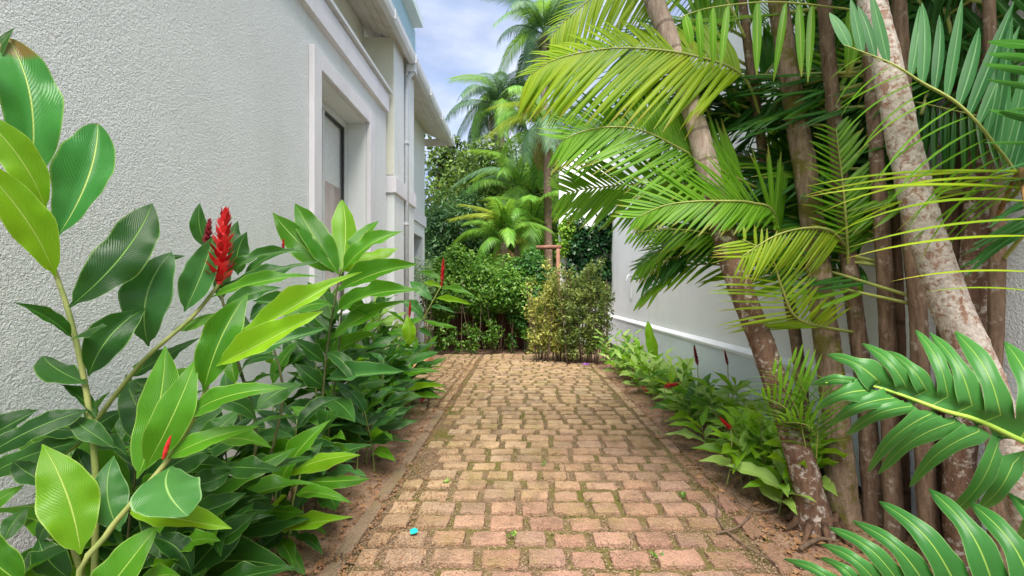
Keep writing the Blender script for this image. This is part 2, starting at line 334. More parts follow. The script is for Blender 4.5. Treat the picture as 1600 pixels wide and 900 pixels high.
P_FARG = foliage('bright_palm_leaf', [(.2, (.06, .20, .02)), (.8, (.24, .44, .05))], (.4, .65, .06), .35, 1.5)
P_FARY = foliage('yellow_palm_leaf', [(.2, (.16, .26, .03)), (.8, (.42, .44, .06))], (.5, .6, .06), .35, 1.5)
M_RACH = noisy('palm_rachis', (.22, .27, .06), (.40, .42, .12), 10, .5, .1, 60)
M_RACHB = noisy('palm_rachis_brown', (.16, .08, .03), (.36, .20, .07), 10, .6, .2, 60)
B_LICHEN = barkmat('lichen_bark', (.20, .10, .065), (.36, .23, .17), (.60, .53, .47), .41, ring=0, lscale=38)
B_DARKL = barkmat('dark_lichen_bark', (.10, .055, .036), (.21, .125, .085), (.58, .52, .46), .52, moss=(.09, .10, .015), mth=.66, ring=0, lscale=26)
B_MOSS = barkmat('mossy_bark', (.16, .105, .07), (.36, .26, .185), (.55, .46, .40), .58, moss=(.13, .12, .018), mth=.50, ring=0, lscale=22)
B_GREY = barkmat('ringed_grey_bark', (.26, .18, .14), (.50, .40, .33), (.55, .48, .42), .6, ring=38)
B_BROWN = barkmat('brown_stem', (.12, .074, .048), (.29, .195, .135), (.46, .39, .32), .56, moss=(.10, .10, .02), mth=.62, ring=0, lscale=20)
B_SHADE = barkmat('dark_stem', (.07, .04, .026), (.17, .10, .065), ring=30)
# philodendron, foliage
PH = leafmat('philodendron_leaf', (.024, .13, .026), (.085, .275, .055), (.27, .44, .08), (.14, .42, .04), .26, .38, vein=.0, ribw=.034, edge=(.28, .45, .16), rnd=.5)
PH_RIB = noisy('philodendron_rib', (.26, .42, .05), (.40, .55, .10), 12, .4, .1, 60)
FO_HEDGE = foliage('hedge_leaf', [(.2, (.03, .095, .01)), (.5, (.095, .235, .025)), (.8, (.28, .44, .07))], (.25, .5, .05), .3, 3)
FO_DARKH = foliage('dark_hedge_leaf', [(.2, (.02, .08, .015)), (.5, (.05, .17, .03)), (.8, (.13, .32, .05))], (.18, .42, .05), .28, 3)
FO_YEL = foliage('golden_shrub_leaf', [(.2, (.20, .24, .03)), (.5, (.42, .43, .09)), (.8, (.62, .60, .22))], (.5, .55, .08), .32, 4)
FO_OLIVE = foliage('olive_shrub_leaf', [(.2, (.06, .11, .02)), (.5, (.17, .24, .05)), (.8, (.33, .38, .10))], (.32, .42, .08), .3, 4)
FO_DARK = foliage('dark_tree_leaf', [(.2, (.012, .045, .018)), (.5, (.04, .11, .035)), (.8, (.11, .22, .06))], (.12, .26, .05), .25, 1.2)
FO_TREE = foliage('tree_leaf', [(.2, (.03, .07, .015)), (.5, (.09, .17, .03)), (.8, (.22, .32, .06))], (.25, .38, .06), .3, .9)
FO_IVY = foliage('ivy_leaf', [(.2, (.008, .035, .014)), (.5, (.025, .085, .03)), (.8, (.07, .17, .05))], (.08, .25, .04), .2, 3, .32)
FO_IVYL = foliage('young_ivy_leaf', [(.2, (.10, .26, .02)), (.8, (.36, .55, .06))], (.4, .65, .05), .35, 4, .4)
FO_WISP = foliage('pale_wisp_leaf', [(.2, (.12, .24, .08)), (.8, (.40, .55, .28))], (.35, .55, .2), .3, 4)

# ------------------------------------------------------------------ ground, beds
def sheet(name, x0, x1, y0, y1, z, m, nx=2, ny=2, amp=0, parent=None, edge=0):
    vs_, fs = [], []
    for j in range(ny + 1):
        for i in range(nx + 1):
            x = x0 + (x1 - x0) * i / nx; y = y0 + (y1 - y0) * j / ny
            q = V((x * 3, y * 3, 1.7)); zz = z + amp * (mnoise.noise(q) + .5 * mnoise.noise(q * 3.1))
            vs_.append((x, y, zz))
    for j in range(ny):
        for i in range(nx): a = j * (nx + 1) + i; fs.append((a, a + 1, a + nx + 2, a + nx + 1))
    return ob(name, mesh(name, vs_, fs, None, True, m), parent)
g = sheet('ground', -150, 150, -60, 260, -.03, M_GROUND); g['kind'] = 'structure'
PATH_L, PATH_R, PATH_END = -.78, 1.18, 8.42
s_ = sheet('soil_bed_beside_house', -1.85, -.80, -1, 9.2, .0, M_SOIL, 30, 240, .018); s_['kind'] = 'structure'
s_ = sheet('soil_bed_beside_boundary_wall', 1.16, 2.0, -1, 9.2, .0, M_SOIL, 24, 240, .02); s_['kind'] = 'structure'
s_ = sheet('soil_bed_under_hedge', -3.2, 1.9, PATH_END - .05, 10.1, -.012, M_SOIL, 60, 30, .015); s_['kind'] = 'structure'
path = sheet('paved_path', -.86, 1.20, -.9, PATH_END, .002, M_BED, 60, 260, .006); path['kind'] = 'structure'
s_ = sheet('paved_apron', -1.56, -.855, 4.35, PATH_END, .003, M_BED, 20, 90, .006); s_['kind'] = 'structure'
apron = s_

# pavers: a few rough-cut variants, shared
def paver_mesh(i, m):
    r = random.Random(50 + i); pts = []
    hw, hd = .5, .5
    def side(a, b, n):
        for k in range(n):
            t = k / n; p = V(a).lerp(V(b), t)
            if k == 0:
                p *= 1 - r.uniform(.0, .045)
            else: p += V((r.uniform(-.022, .022), r.uniform(-.065, .05)))
            pts.append(p)
    c = [V((-hw + r.uniform(0, .05), -hd + r.uniform(0, .09))), V((hw - r.uniform(0, .05), -hd + r.uniform(0, .09))), V((hw - r.uniform(0, .05), hd - r.uniform(0, .09))), V((-hw + r.uniform(0, .05), hd - r.uniform(0, .09)))]
    for k, n in enumerate((5, 3, 5, 3)): side(c[k], c[(k + 1) % 4], n)
    n = len(pts); vs_ = []
    for p in pts: vs_.append((p.x, p.y, -1))
    for p in pts: vs_.append((p.x, p.y, -.25 + r.uniform(-.06, .06)))
    for p in pts: vs_.append((p.x * .982, p.y * .962, -.04 + r.uniform(-.08, .05)))
    for p in pts: vs_.append((p.x * .9, p.y * .86, r.uniform(-.05, .07)))
    vs_.append((0, 0, r.uniform(-.02, .06)))
    fs = []
    for k in range(3):
        for j in range(n): fs.append((k*n + j, k*n + (j+1) % n, (k+1)*n + (j+1) % n, (k+1)*n + j))
    for j in range(n): fs.append((3*n + j, 3*n + (j+1) % n, 4*n))
    return mesh('paver', vs_, fs, None, False, m)
NVAR = 12
PAV = [[paver_mesh(i + 20 * k, M_PAV[k]) for i in range(NVAR)] for k in range(3)]
plist = []                                               # (distance, x, y, w, d, rot, parent)
y = .55
while y < PATH_END - .05:
    d = R.uniform(.138, .163); off = R.uniform(-.28, 0); x = PATH_L + .02
    x += R.uniform(0, .02); first = True
    while x < PATH_R - .12:
        w = R.uniform(.165, .23)
        if first: w = R.uniform(.10, .2); first = False
        if x + w > PATH_R - .10:
            w = PATH_R - .105 - x
            if w < .07: break
        if not (y < 4.3 and x + w < -.55 and y > 2.6 and R.random() < .55):   # some edge stones lie under washed-in soil
            plist.append([y, x + w / 2, y + d / 2 - .012 * (x + .2), w, d, R.uniform(-.02, .02) - .012, path])
        x += w
    if y > 4.35:                                        # apron to the left of the long stringer stones
        x = -1.53
        while x < -.93:
            w = min(R.uniform(.15, .21), -.90 - x)
            if w > .06: plist.append([y + .3, x + w / 2, y + d / 2 - .012 * x, w, d, R.uniform(-.02, .02), apron])
            x += w
    y += d
yy = .6
while yy < PATH_END - .3:                                # right kerb stones, laid lengthwise
    w = R.uniform(.24, .34); plist.append([yy, PATH_R - .045 + R.uniform(-.006, .006), yy + w / 2, .105, w, R.uniform(-.015, .015), path]); yy += w
yy = 4.3
while yy < PATH_END - .3:                                # stringer between path and apron
    w = R.uniform(.22, .32); plist.append([yy, -.845 + R.uniform(-.006, .006), yy + w / 2, .10, w, R.uniform(-.02, .02), path]); yy += w
plist.sort(key=lambda a: a[0] if a[0] > 1.6 else 100)
rest = MB(); rest_mats = []
for i, (_, x, y, w, d, rot, par) in enumerate(plist):
    k = R.choice((0, 0, 0, 1, 2))
    me = PAV[k][R.randrange(NVAR)]
    gap = .020 + R.uniform(0, .014)
    sink = R.uniform(-.006, .005) - .012 * max(0, mnoise.noise(V((x * 1.5, y * 1.5, 9))))
    Mx = Matrix.Translation((x, y, .022 + sink)) @ Matrix.Rotation(rot, 4, 'Z') @ Matrix.Rotation(R.uniform(-.02, .02), 4, 'X') @ Matrix.Rotation(R.uniform(-.015, .015), 4, 'Y') @ Matrix.Diagonal((max(w - gap, .04), max(d - gap - .006, .04), .05, 1)) 
    if R.random() < .5: Mx = Mx @ Matrix.Rotation(math.pi, 4, 'Z')
    if i < 300: ob('paver', me, par, Mx)
    else:
        n = len(rest.v); rest.v += [Mx @ v.co for v in me.vertices]; rest.uv += [(0, 0)] * len(me.vertices)
        for pl in me.polygons: rest.f.append(tuple(n + a for a in pl.vertices)); rest_mats.append(k)
o = rest.build('far_pavers', M_PAV[0], path, False); o['kind'] = 'stuff'
o.data.materials.append(M_PAV[1]); o.data.materials.append(M_PAV[2]); o.data.polygons.foreach_set('material_index', rest_mats)
# left kerb strip, worn concrete lengths
M_KERB = paver('kerb_concrete', (.19, .13, .085), (.32, .23, .155))
yy = .4; KV = [paver_mesh(90 + i, M_KERB) for i in range(4)]
while yy < 4.2:
    w = R.uniform(.5, .8)
    Mx = Matrix.Translation((-.815 + R.uniform(-.004, .004), yy + w / 2, .028)) @ Matrix.Rotation(R.uniform(-.01, .01), 4, 'Z') @ Matrix.Diagonal((.075, w - .012, .06, 1))
    ob('kerb_stone', R.choice(KV), path, Mx); yy += w

# ------------------------------------------------------------------ house on the left
HX = -1.85
house = empty('house', (HX, 5, 0), 'large white stucco house with tall window and overhanging eave along the path', 'house')
hM = rel(house)
def hb(name, m, boxes, parent=house, bev=0):
    b = MB()
    for q in boxes: b.box(*q)
    o = b.build(name, m, parent, False, hM if parent is house else None)
    if bev:
        md = o.modifiers.new('bevel', 'BEVEL'); md.width = bev; md.segments = 2; md.limit_method = 'ANGLE'
    return o
WY0, WY1, WZ0, WZ1 = 3.95, 5.19, 1.0, 3.19
BK = -2.10
hb('front_wall', M_WALL, [(BK, HX, -2, WY0, 0, 3.62), (BK, HX, WY1, 5.94, 0, 3.62), (BK, HX, WY0, WY1, 0, WZ0), (BK, HX, WY0, WY1, WZ1, 3.62)])
tr_w = .15
win = hb('window', M_SMOOTH, [(BK - .002, HX - .002, WY1 - .012, WY1 - .003, WZ0, WZ1), (BK - .002, HX - .002, WY0 + .003, WY0 + .012, WZ0, WZ1), (BK - .002, HX - .002, WY0 + .012, WY1 - .012, WZ1 - .012, WZ1 - .003)])
hb('window_trim', M_TRIM, [(HX, HX + .05, WY0 - tr_w, WY0, WZ0 - .15, WZ1 + tr_w), (HX, HX + .05, WY1, WY1 + tr_w, WZ0 - .15, WZ1 + tr_w), (HX, HX + .048, WY0, WY1, WZ1, WZ1 + tr_w), (HX, HX + .07, WY0, WY1, WZ0 - .15, WZ0)], bev=.008)
def wb(name, m, boxes):
    b = MB()
    for q in boxes: b.box(*q)
    return b.build(name, m, win)
GX = -2.06
wb('frame', M_FRAME, [(GX - .05, GX, WY0 + .015, WY0 + .075, WZ0, WZ1 - .015), (GX - .05, GX, WY1 - .075, WY1 - .015, WZ0, WZ1 - .015), (GX - .05, GX - .002, WY0 + .075, WY1 - .075, WZ1 - .085, WZ1 - .015), (GX - .05, GX - .002, WY0 + .075, WY1 - .075, WZ0, WZ0 + .07), (GX - .045, GX - .01, 4.55, 4.60, WZ0 + .07, WZ1 - .085)])
wb('gasket', M_BLACK, [(GX - .047, GX - .02, WY0 + .075, WY0 + .095, WZ0 + .07, WZ1 - .085), (GX - .047, GX - .02, WY1 - .1, WY1 - .075, WZ0 + .07, WZ1 - .085), (GX - .047, GX - .02, WY0 + .095, WY1 - .1, WZ1 - .11, WZ1 - .085)])
m, t, p, l = mat('window_glass'); p.inputs['Base Color'].default_value = (.85, .9, .92, 1); p.inputs['Roughness'].default_value = .02; p.inputs['Transmission Weight'].default_value = 1; p.inputs['IOR'].default_value = 1.5
gl = N(t, 'ShaderNodeBsdfGlossy', Roughness=.01); trn = N(t, 'ShaderNodeBsdfTransparent'); fr = N(t, 'ShaderNodeFresnel', IOR=1.6); ms = N(t, 'ShaderNodeMixShader')
gb = N(t, 'ShaderNodeNewGeometry'); l(math_(t, 'MULTIPLY', fr.outputs[0], math_(t, 'SUBTRACT', 1, gb.outputs['Backfacing'])), ms.inputs[0]); l(trn.outputs[0], ms.inputs[1]); l(gl.outputs[0], ms.inputs[2]); l(ms.outputs[0], t.nodes['Material Output'].inputs[0]); M_GLASS = m
wb('pane', M_GLASS, [(GX - .034, GX - .028, WY0 + .08, 4.552, WZ0 + .06, WZ1 - .08)]); wb('pane', M_GLASS, [(GX - .034, GX - .028, 4.598, WY1 - .08, WZ0 + .06, WZ1 - .08)])
cv, cf = [], []                                           # pleated curtain behind the glass; white sheet above it stands in for a reflection
for j in range(2):
    for i in range(121): cv.append((-2.155 + .018 * math.sin(i * .62) + .008 * math.sin(i * 1.7), WY0 - .3 + i * 1.9 / 120, (WZ0 - .05, 2.42)[j]))
for i in range(120): cf.append((i, i + 1, 122 + i, 121 + i))
ob('curtain', mesh('curtain', cv, cf, None, True, M_CURT), win)
wb('pane_reflection', M_REFLECT, [(-2.125, -2.118, WY0 + .02, WY1 - .02, 2.40, WZ1 - .02)])  # added sheet, imitates the bright reflection on the upper glass
wb('room_back', M_ROOM, [(-3.2, -3.1, WY0 - 1, WY1 + 1, 0, 3.6)])
# cornice ledge
c_ = MB().prism([(HX, 3.60), (HX + .055, 3.60), (HX + .055, 3.63), (HX + .055, 3.83), (HX + .03, 3.86), (HX, 3.86)], -2, 5.90).build('cornice', M_TRIM, house, False, hM)
hb('cornice_lip', M_GUTTER, [(HX - .32, HX + .09, -2, 5.94, 3.862, 3.90)])
hb('recessed_upper_wall', M_CREAM, [(-2.4, -2.17, -2, 6.0, 3.90, 4.95)])
for a, b in ((6.0, 6.50), (6.62, 7.09)):
    hb('pilaster', M_SMOOTH, [(-2.4, -1.757, a, b, 0, 4.66)], bev=.01)
    hb('pilaster_band', M_TRIM, [(-2.4, -1.722, a - .03, b + .02, 2.55, 2.77)], bev=.008)
hb('pilaster_back', M_SMOOTH, [(-2.4, -1.83, 6.50, 6.62, 0, 4.64)])
hb('recess_side', M_CREAM, [(-2.399, -1.764, 5.988, 5.997, 2.8, 4.66)])
FWX = -2.25
hb('far_wall', M_SMOOTH, [(FWX - .25, FWX, 7.09, 9.03, 0, 4.95), (FWX - .25, FWX, 9.83, 10.05, 0, 4.95), (FWX - .25, FWX, 9.03, 9.83, 0, .9), (FWX - .25, FWX, 9.03, 9.83, 2.42, 4.95)])
hb('far_wall_band', M_TRIM, [(FWX, FWX + .035, 7.1, 10.08, 2.68, 2.92)])
hb('far_window', M_BLACK, [(FWX - .2, FWX - .19, 9.03, 9.83, .9, 2.42)])
# sloped soffit boards, gutter, roof tiles
nb = 6
for i in range(nb):
    xa = -2.4 + (.72 / nb) * i; xb = xa + .72 / nb - .006
    za = 4.635 - .4 * (xa + 1.757); zb = 4.635 - .4 * (xb + 1.757)
    MB().prism([(xa, za), (xb, zb), (xb, zb + .02), (xa, za + .02)], -2, 10.1).build('soffit_board', M_SOFFIT, house, False, hM)
MB().prism([(-2.4, 4.915), (-1.66, 4.625), (-1.66, 4.68), (-2.4, 4.98)], -2, 10.14).build('roof_deck', M_SOFFIT, house, False, hM)
gu = MB().prism([(-1.675, 4.56), (-1.60, 4.555), (-1.575, 4.60), (-1.57, 4.67), (-1.585, 4.67), (-1.595, 4.61), (-1.61, 4.575), (-1.66, 4.58), (-1.66, 4.70), (-1.675, 4.70)], -2, 10.12).build('gutter', M_GUTTER, house, False, hM)
yy = 1.2
while yy < 10: MB().box(-1.60, -1.565, yy, yy + .025, 4.553, 4.673).build('gutter_strap', M_GUTTER, house, False, hM); yy += 1.05
hb('end_fascia', M_SOFFIT, [(-2.4, -1.58, 10.12, 10.15, 4.56, 4.72)])
tv, tf = [], []
for j, (yy, rr) in enumerate(((0, .085), (.9, .07))):
    for k in range(7):
        a = math.pi * k / 6; tv.append((-yy * .93 , math.cos(a) * rr, math.sin(a) * rr * .8 + yy * .37))
for k in range(6): tf.append((k, k + 1, 8 + k, 7 + k))
tf.append((0, 1, 2, 3, 4, 5, 6))
tme = mesh('roof_tile', tv, tf, None, True, M_TILE); roof = hb('roof', M_TILE, [(-2.6, -1.70, -2, 10.1, 4.72, 4.735)])
roof.data.transform(Matrix.Shear('XZ', 4, (0, 0)))
for v in roof.data.vertices: v.co.z += -.4 * (v.co.x + 1.70)
i = 0; yy = 1.0
while yy < 10.0:
    ob('roof_tile', tme, roof, Matrix.Translation((-1.63, yy, 4.70 + R.uniform(-.008, .008)))); yy += .185
# downpipe
dp = MB().tube([(-1.66, 6.56, 4.57), (-1.66, 6.56, 4.45), (-1.735, 6.56, 4.36), (-1.74, 6.56, 4.2), (-1.74, 6.56, .05)], .035, 10, sub=1).build('downpipe', M_PIPE, house, True, hM)
MB().box(-1.72, -1.60, 6.49, 6.63, 4.46, 4.555).build('hopper', M_PIPE, dp)
for z in (3.4, 2.2, 1.2): MB().box(-1.83, -1.70, 6.515, 6.605, z, z + .03).build('bracket', M_PIPE, dp)
# blue upper storey block
hb('upper_block', M_BLUE, [(-3.2, -2.0, 4.5, 8.17, 4.86, 6.02)])
hb('upper_slab', noisy('slab_paint', (.55, .66, .70), (.66, .76, .80), 5, .7, .1, 40), [(-3.3, -1.83, 3.5, 8.05, 6.02, 6.18)], bev=.01)
hb('back_mass', M_SMOOTH, [(-5.2, -2.46, 7.3, 10.0, 0, 4.8)])

# ------------------------------------------------------------------ boundary wall on the right, cross wall, low wall, post
RX = 2.0
bw = empty('boundary_wall', (RX, 4, 0), 'tall pale blue-white rendered boundary wall behind the palm clump', 'wall')
bM = rel(bw)
MB().box(RX, RX + .2, -2.5, 10.2, 0, 4.5).build('wall_face', M_RWALL, bw, False, bM)
MB().box(RX - .045, RX, -2.5, 10.18, 0, .64).build('plinth', M_PLINTH, bw, False, bM)
MB().prism([(RX, .64), (RX - .055, .64), (RX - .055, .665), (RX, .70)], -2.5, 10.18).build('plinth_cap', M_RWALL, bw, False, bM)
MB().box(RX - .05, RX + .25, -2.5, 10.2, 4.5, 4.58).build('coping', M_RWALL, bw, False, bM)
M_BASE = plain('dark_base', (.012, .012, .014), .6)
MB().box(RX - .05, RX - .045, -2.5, 10.18, 0, .075).build('dark_base_strip', M_BASE, bw, False, bM)  # near-black strip along the foot of the plinth
cw = empty('cross_wall', (1.4, 10.3, 0), 'white end wall half covered by ivy behind the golden shrubs', 'wall')
MB().box(.83, 2.2, 10.2, 10.45, 0, 4.4).build('wall_face', stucco('white_render', (.84, .84, .84), (.76, .76, .75), 100, .4, .006), cw, False, rel(cw))
MB().box(.80, 2.2, 10.17, 10.48, 4.4, 4.47).build('coping', M_RWALL, cw, False, rel(cw))
lw = empty('low_wall', (-.4, 9.5, 0), 'low dark red wall with sand coloured capping behind the hedge', 'wall')
MB().box(-1.9, .8, 9.4, 9.6, 0, .76).build('wall_face', M_REDWALL, lw, False, rel(lw))
xx = -1.92
while xx < .8:
    w = R.uniform(.42, .5); MB().box(xx, min(xx + w - .008, .82), 9.34, 9.66, .76, .88 + R.uniform(-.004, .004)).build('capping_stone', M_CAP, lw, False, rel(lw)); xx += w
ps = empty('timber_post', (.75, 9.7, 0), 'reddish timber post with a short crossbar beside the white end wall', 'post')
MB().tube([(.76, 9.72, 0), (.76, 9.72, 2.16)], .045, 10).build('upright', M_WOOD, ps, True, rel(ps))
MB().tube([(.27, 9.72, 2.19), (.83, 9.72, 2.20)], .045, 10).build('crossbar', M_WOOD, ps, True, rel(ps))
hk = MB().tube([pw(985, 470, 8.2), pw(986, 436, 8.2), pw(984, 430, 8.15), pw(980, 432, 8.1), pw(978, 440, 8.08)], .012, 8, sub=4).build('wall_tap_pipe', M_PIPE, None, True)
off = V((RX - .02 - hk.data.vertices[0].co.x, 0, 0)); hk.location = off
tag(hk, 'thin bent grey pipe standing up against the boundary wall above the plinth', 'pipe')

# brick planter edge by the house
pl = empty('brick_planter', (-1.55, 6.9, 0), 'low terracotta brick planter edging by the house', 'planter')
for c in range(2):
    yy = 5.3 + (.0 if c else -.11)
    while yy < 7.6:
        w = min(.225, 7.6 - yy)
        MB().box(-1.66, -1.545 + R.uniform(-.004, .004), yy, yy + w - .012, .0 + c * .066, .058 + c * .066).build('brick', M_TERRA, pl, False, rel(pl)); yy += .225
    xx = -1.85 + (.0 if c else .1)
    while xx < -1.68:
        MB().box(xx, min(xx + .2, -1.67), 7.49, 7.6, c * .066, .058 + c * .066).build('brick', M_TERRA, pl, False, rel(pl)); xx += .21
MB().box(-1.655, -1.555, 5.2, 7.592, .0, .122).build('mortar', M_SOIL, pl, False, rel(pl))

# ------------------------------------------------------------------ leaves
def leaf_mesh(i, mat_, blunt, bulge, fold, wav, ny=20, nx=6, twist=0):
    r = random.Random(i); ph = r.uniform(0, 6); ph2 = r.uniform(0, 6); bend = r.choice((-.2, -.12, .1, .18, .22)); vs_, uv, fs = [], [], []
    for j in range(ny + 1):
        v = j / ny
        if blunt: w = math.sin(math.pi * min(v ** 1.1, 1)) ** .72
        else: w = (math.sin(math.pi * v ** .86) ** .95) * (1 - .12 * v ** 6)
        if v < .08: w = max(w * .6, .045)
        w = max(w, .02)
        for k in range(nx + 1):
            u = k / nx; x = (u - .5) * w
            s = abs(u - .5) * 2
            e = wav * s * s * (math.sin(v * 13 + ph + (2 if u > .5 else 0)) + .5 * math.sin(v * 29 + ph2)) * w
            x2 = x * (1 + .04 * math.sin(v * 17 + ph2) * s)
            z = bulge * 4 * v * (1 - v) + fold * abs(x) + e + .03 * math.sin(v * 7 + ph) * x
            a = twist * (v - .3); xr = x2 * math.cos(a) ; z += x2 * math.sin(a) * .5
            vs_.append((xr + bend * 4 * v * (1 - v), v + .02 * e, z)); uv.append((u, v))
    for j in range(ny):
        for k in range(nx): a = j * (nx + 1) + k; fs.append((a, a + 1, a + nx + 2, a + nx + 1))
    return mesh('leaf', vs_, fs, uv, True, mat_)
_lv = {}
def leafvar(mat_, blunt):
    key = (mat_.name, blunt)
    if key not in _lv:
        _lv[key] = [leaf_mesh(i * 7 + len(_lv), mat_, blunt, .06 + .055 * (i % 4), (-.12, .16, .25, .08, .32, .0)[i % 6], .026 + .014 * (i % 3), twist=(-.35, .25, .1, .45, -.2, .2)[i % 6]) for i in range(6)]
    return _lv[key]
def put_leaf(parent, base, tip, width, nrm, mat_=None, blunt=False, var=None, name='leaf'):
    d = tip - base; Ln = d.length; yv = d.normalized(); xv = yv.cross(nrm)
    if xv.length < .05: xv = yv.cross(V((1, .3, .2)))
    xv.normalize(); zv = xv.cross(yv)
    vr = leafvar(mat_, blunt); me = vr[R.randrange(6) if var is None else var]
    Mx = Matrix(((xv.x, yv.x, zv.x, 0), (xv.y, yv.y, zv.y, 0), (xv.z, yv.z, zv.z, 0), (0, 0, 0, 1)))
    Mx = Matrix.Translation(base - parent.location) @ Mx @ Matrix.Diagonal((width, Ln, (width + Ln) * .55, 1))
    return ob(name, me, parent, Mx)
def safe(p, lim=-1.80):
    if p.x < lim: p = V((lim + (lim - p.x) * .0, p.y, p.z))
    return p
def traced(parent, D, rows, mats):
    """rows: base x,y  tip x,y  width(px)  kind  [dD base, dD tip, blunt, face-up]"""
    for rw in rows:
        bx, by, tx, ty, w, kd = rw[:6]; ex = list(rw[6:]) + [None] * 4
        d0 = D + (ex[0] if ex[0] is not None else 0); d1 = D + (ex[1] if ex[1] is not None else R.uniform(-.10, .05))
        d0 = min(d0, 1.79 * F / max(CX - bx, 1)); d1 = min(d1, 1.79 * F / max(CX - tx, 1))
        b, tp = pw(bx, by, d0), pw(tx, ty, d1)
        view = ((b + tp) / 2 - V((0, 0, H))).normalized()
        n = (-view * .8 + V((R.uniform(-.25, .25), 0, (.55 if ex[3] is None else ex[3])))).normalized()
        put_leaf(parent, b, tp, w / F * (d0 + d1) / 2 * (.95 if ex[2] else .92) * math.cos(math.atan(abs((bx + tx) / 2 - CX) / F)), n, mats[kd], bool(ex[2]))
def stem(parent, pts, r0, r1, m=None, name='stem'):
    n = len(pts); r0 *= .66; r1 *= .8; return MB().tube(pts, [r0 + (r1 - r0) * i / (n - 1) for i in range(n)], 8, sub=4).build(name, m or M_STEM, parent, True, rel(parent))
def flower_mesh(i, m, n=70, open_=1.0):
    r = random.Random(i + 400); vs_, fs, uv = [], [], []
    for k in range(n):
        t = (k + .5) / n; an = k * 2.39996; rad = (.05 + .10 * math.sin(math.pi * min(1, t * .95 + .08)) ** .8)
        z = t * .9; tilt = .95 - .55 * t
        ln = (.17 - .075 * t) * (.75 + .5 * r.random()) * open_ ** .3; wd = .045 - .018 * t
        o_ = V((math.cos(an), math.sin(an), 0)); up = V((0, 0, 1)); s_ = V((-math.sin(an), math.cos(an), 0))
        dr = (o_ * math.sin(tilt) * open_ + up * math.cos(tilt)).normalized()
        b = o_ * rad * .35 + up * z; n0 = len(vs_)
        mid = b + dr * ln * .55
        vs_ += [b - s_ * wd * .5, b + s_ * wd * .5, mid - s_ * wd + up * .012, mid + s_ * wd + up * .012, b + dr * ln + up * .02, mid - o_ * .012 - up * .012]
        uv += [(0, 0)] * 6; fs += [(n0, n0+1, n0+5), (n0, n0+5, n0+2), (n0+1, n0+3, n0+5), (n0+2, n0+5, n0+4), (n0+5, n0+3, n0+4)]
    b = MB(); b.tube([(0, 0, -.02), (0, 0, .3), (0, 0, .7), (0, 0, .98)], [.03, .06, .05, .01], 8); n0 = len(vs_)
    vs_ += b.v; fs += [tuple(n0 + a for a in f) for f in b.f]
    return mesh('flower', vs_, fs, None, False, m)
FL_RED = flower_mesh(1, M_RED, 80); FL_TIGHT = flower_mesh(2, M_RED, 70, .45); FL_WINE = flower_mesh(3, M_WINE, 56, .6)
def put_flower(parent, base, tip, me, wide=1.0):
    d = tip - base; q = d.to_track_quat('Z', 'Y').to_matrix().to_4x4(); s = d.length
    return ob('flower', me, parent, Matrix.Translation(base - parent.location) @ q @ Matrix.Diagonal((s * wide, s * wide, s, 1)))
MT = {'d': G_DARK, 'm': G_MID, 'l': G_LIME, 'b': G_BLUE, 's': G_SCORCH, 'p': G_PALE}
GRP = 'red ginger plants in the bed beside the house'

# --- tall near plant at far left
p1 = empty('red_ginger', (-1.22, 1.25, 0), 'tall dark stemmed ginger at the far left with big rounded upright leaves', 'plant', GRP)
stem(p1, [V((-1.2, 1.22, 0)), pw(150, 780, 1.24), pw(140, 650, 1.25), pw(128, 575, 1.26), pw(108, 490, 1.26), pw(88, 430, 1.25), pw(62, 350, 1.24), pw(40, 260, 1.22)], .013, .006)
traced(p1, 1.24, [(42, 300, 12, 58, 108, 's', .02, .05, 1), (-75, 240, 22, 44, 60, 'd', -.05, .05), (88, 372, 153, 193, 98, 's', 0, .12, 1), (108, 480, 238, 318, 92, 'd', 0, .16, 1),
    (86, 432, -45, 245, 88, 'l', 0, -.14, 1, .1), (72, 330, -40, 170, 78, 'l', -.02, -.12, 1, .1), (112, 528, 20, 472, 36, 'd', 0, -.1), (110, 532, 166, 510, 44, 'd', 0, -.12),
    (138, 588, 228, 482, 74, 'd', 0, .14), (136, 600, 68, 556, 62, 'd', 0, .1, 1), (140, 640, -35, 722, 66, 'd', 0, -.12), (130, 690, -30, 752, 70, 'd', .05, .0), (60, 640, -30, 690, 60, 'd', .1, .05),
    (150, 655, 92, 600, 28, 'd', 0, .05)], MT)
# --- leaning plant with the large red flower
p2 = empty('red_ginger', (-1.15, 1.4, 0), 'leaning ginger with the largest open red flower spike', 'plant', GRP)
stem(p2, [V((-1.2, 1.32, 0)), pw(90, 760, 1.33), pw(135, 680, 1.35), pw(220, 568, 1.4), pw(300, 496, 1.45), pw(345, 440, 1.48)], .013, .0065)
put_flower(p2, pw(343, 442, 1.48), pw(352, 322, 1.5), FL_RED, 1.0)
traced(p2, 1.42, [(232, 541, 268, 394, 84, 'b', 0, .05, 1), (288, 487, 334, 368, 58, 'b', .02, .08), (270, 516, 342, 488, 26, 'm', .03, .08), (225, 565, 205, 590, 22, 'm'), (130, 672, 172, 612, 26, 'm', -.05, -.05),
    (200, 590, 312, 528, 34, 'd', .05, .15), (330, 465, 498, 432, 30, 'm', .05, .15), (336, 452, 505, 408, 28, 'd', .08, .2), (345, 432, 470, 392, 24, 'd', .1, .25), (180, 622, 262, 600, 36, 'd', .05, .12),
    (120, 705, 196, 640, 60, 'd', .05, .1), (140, 690, 198, 712, 44, 'd', -.08, -.12)], MT)
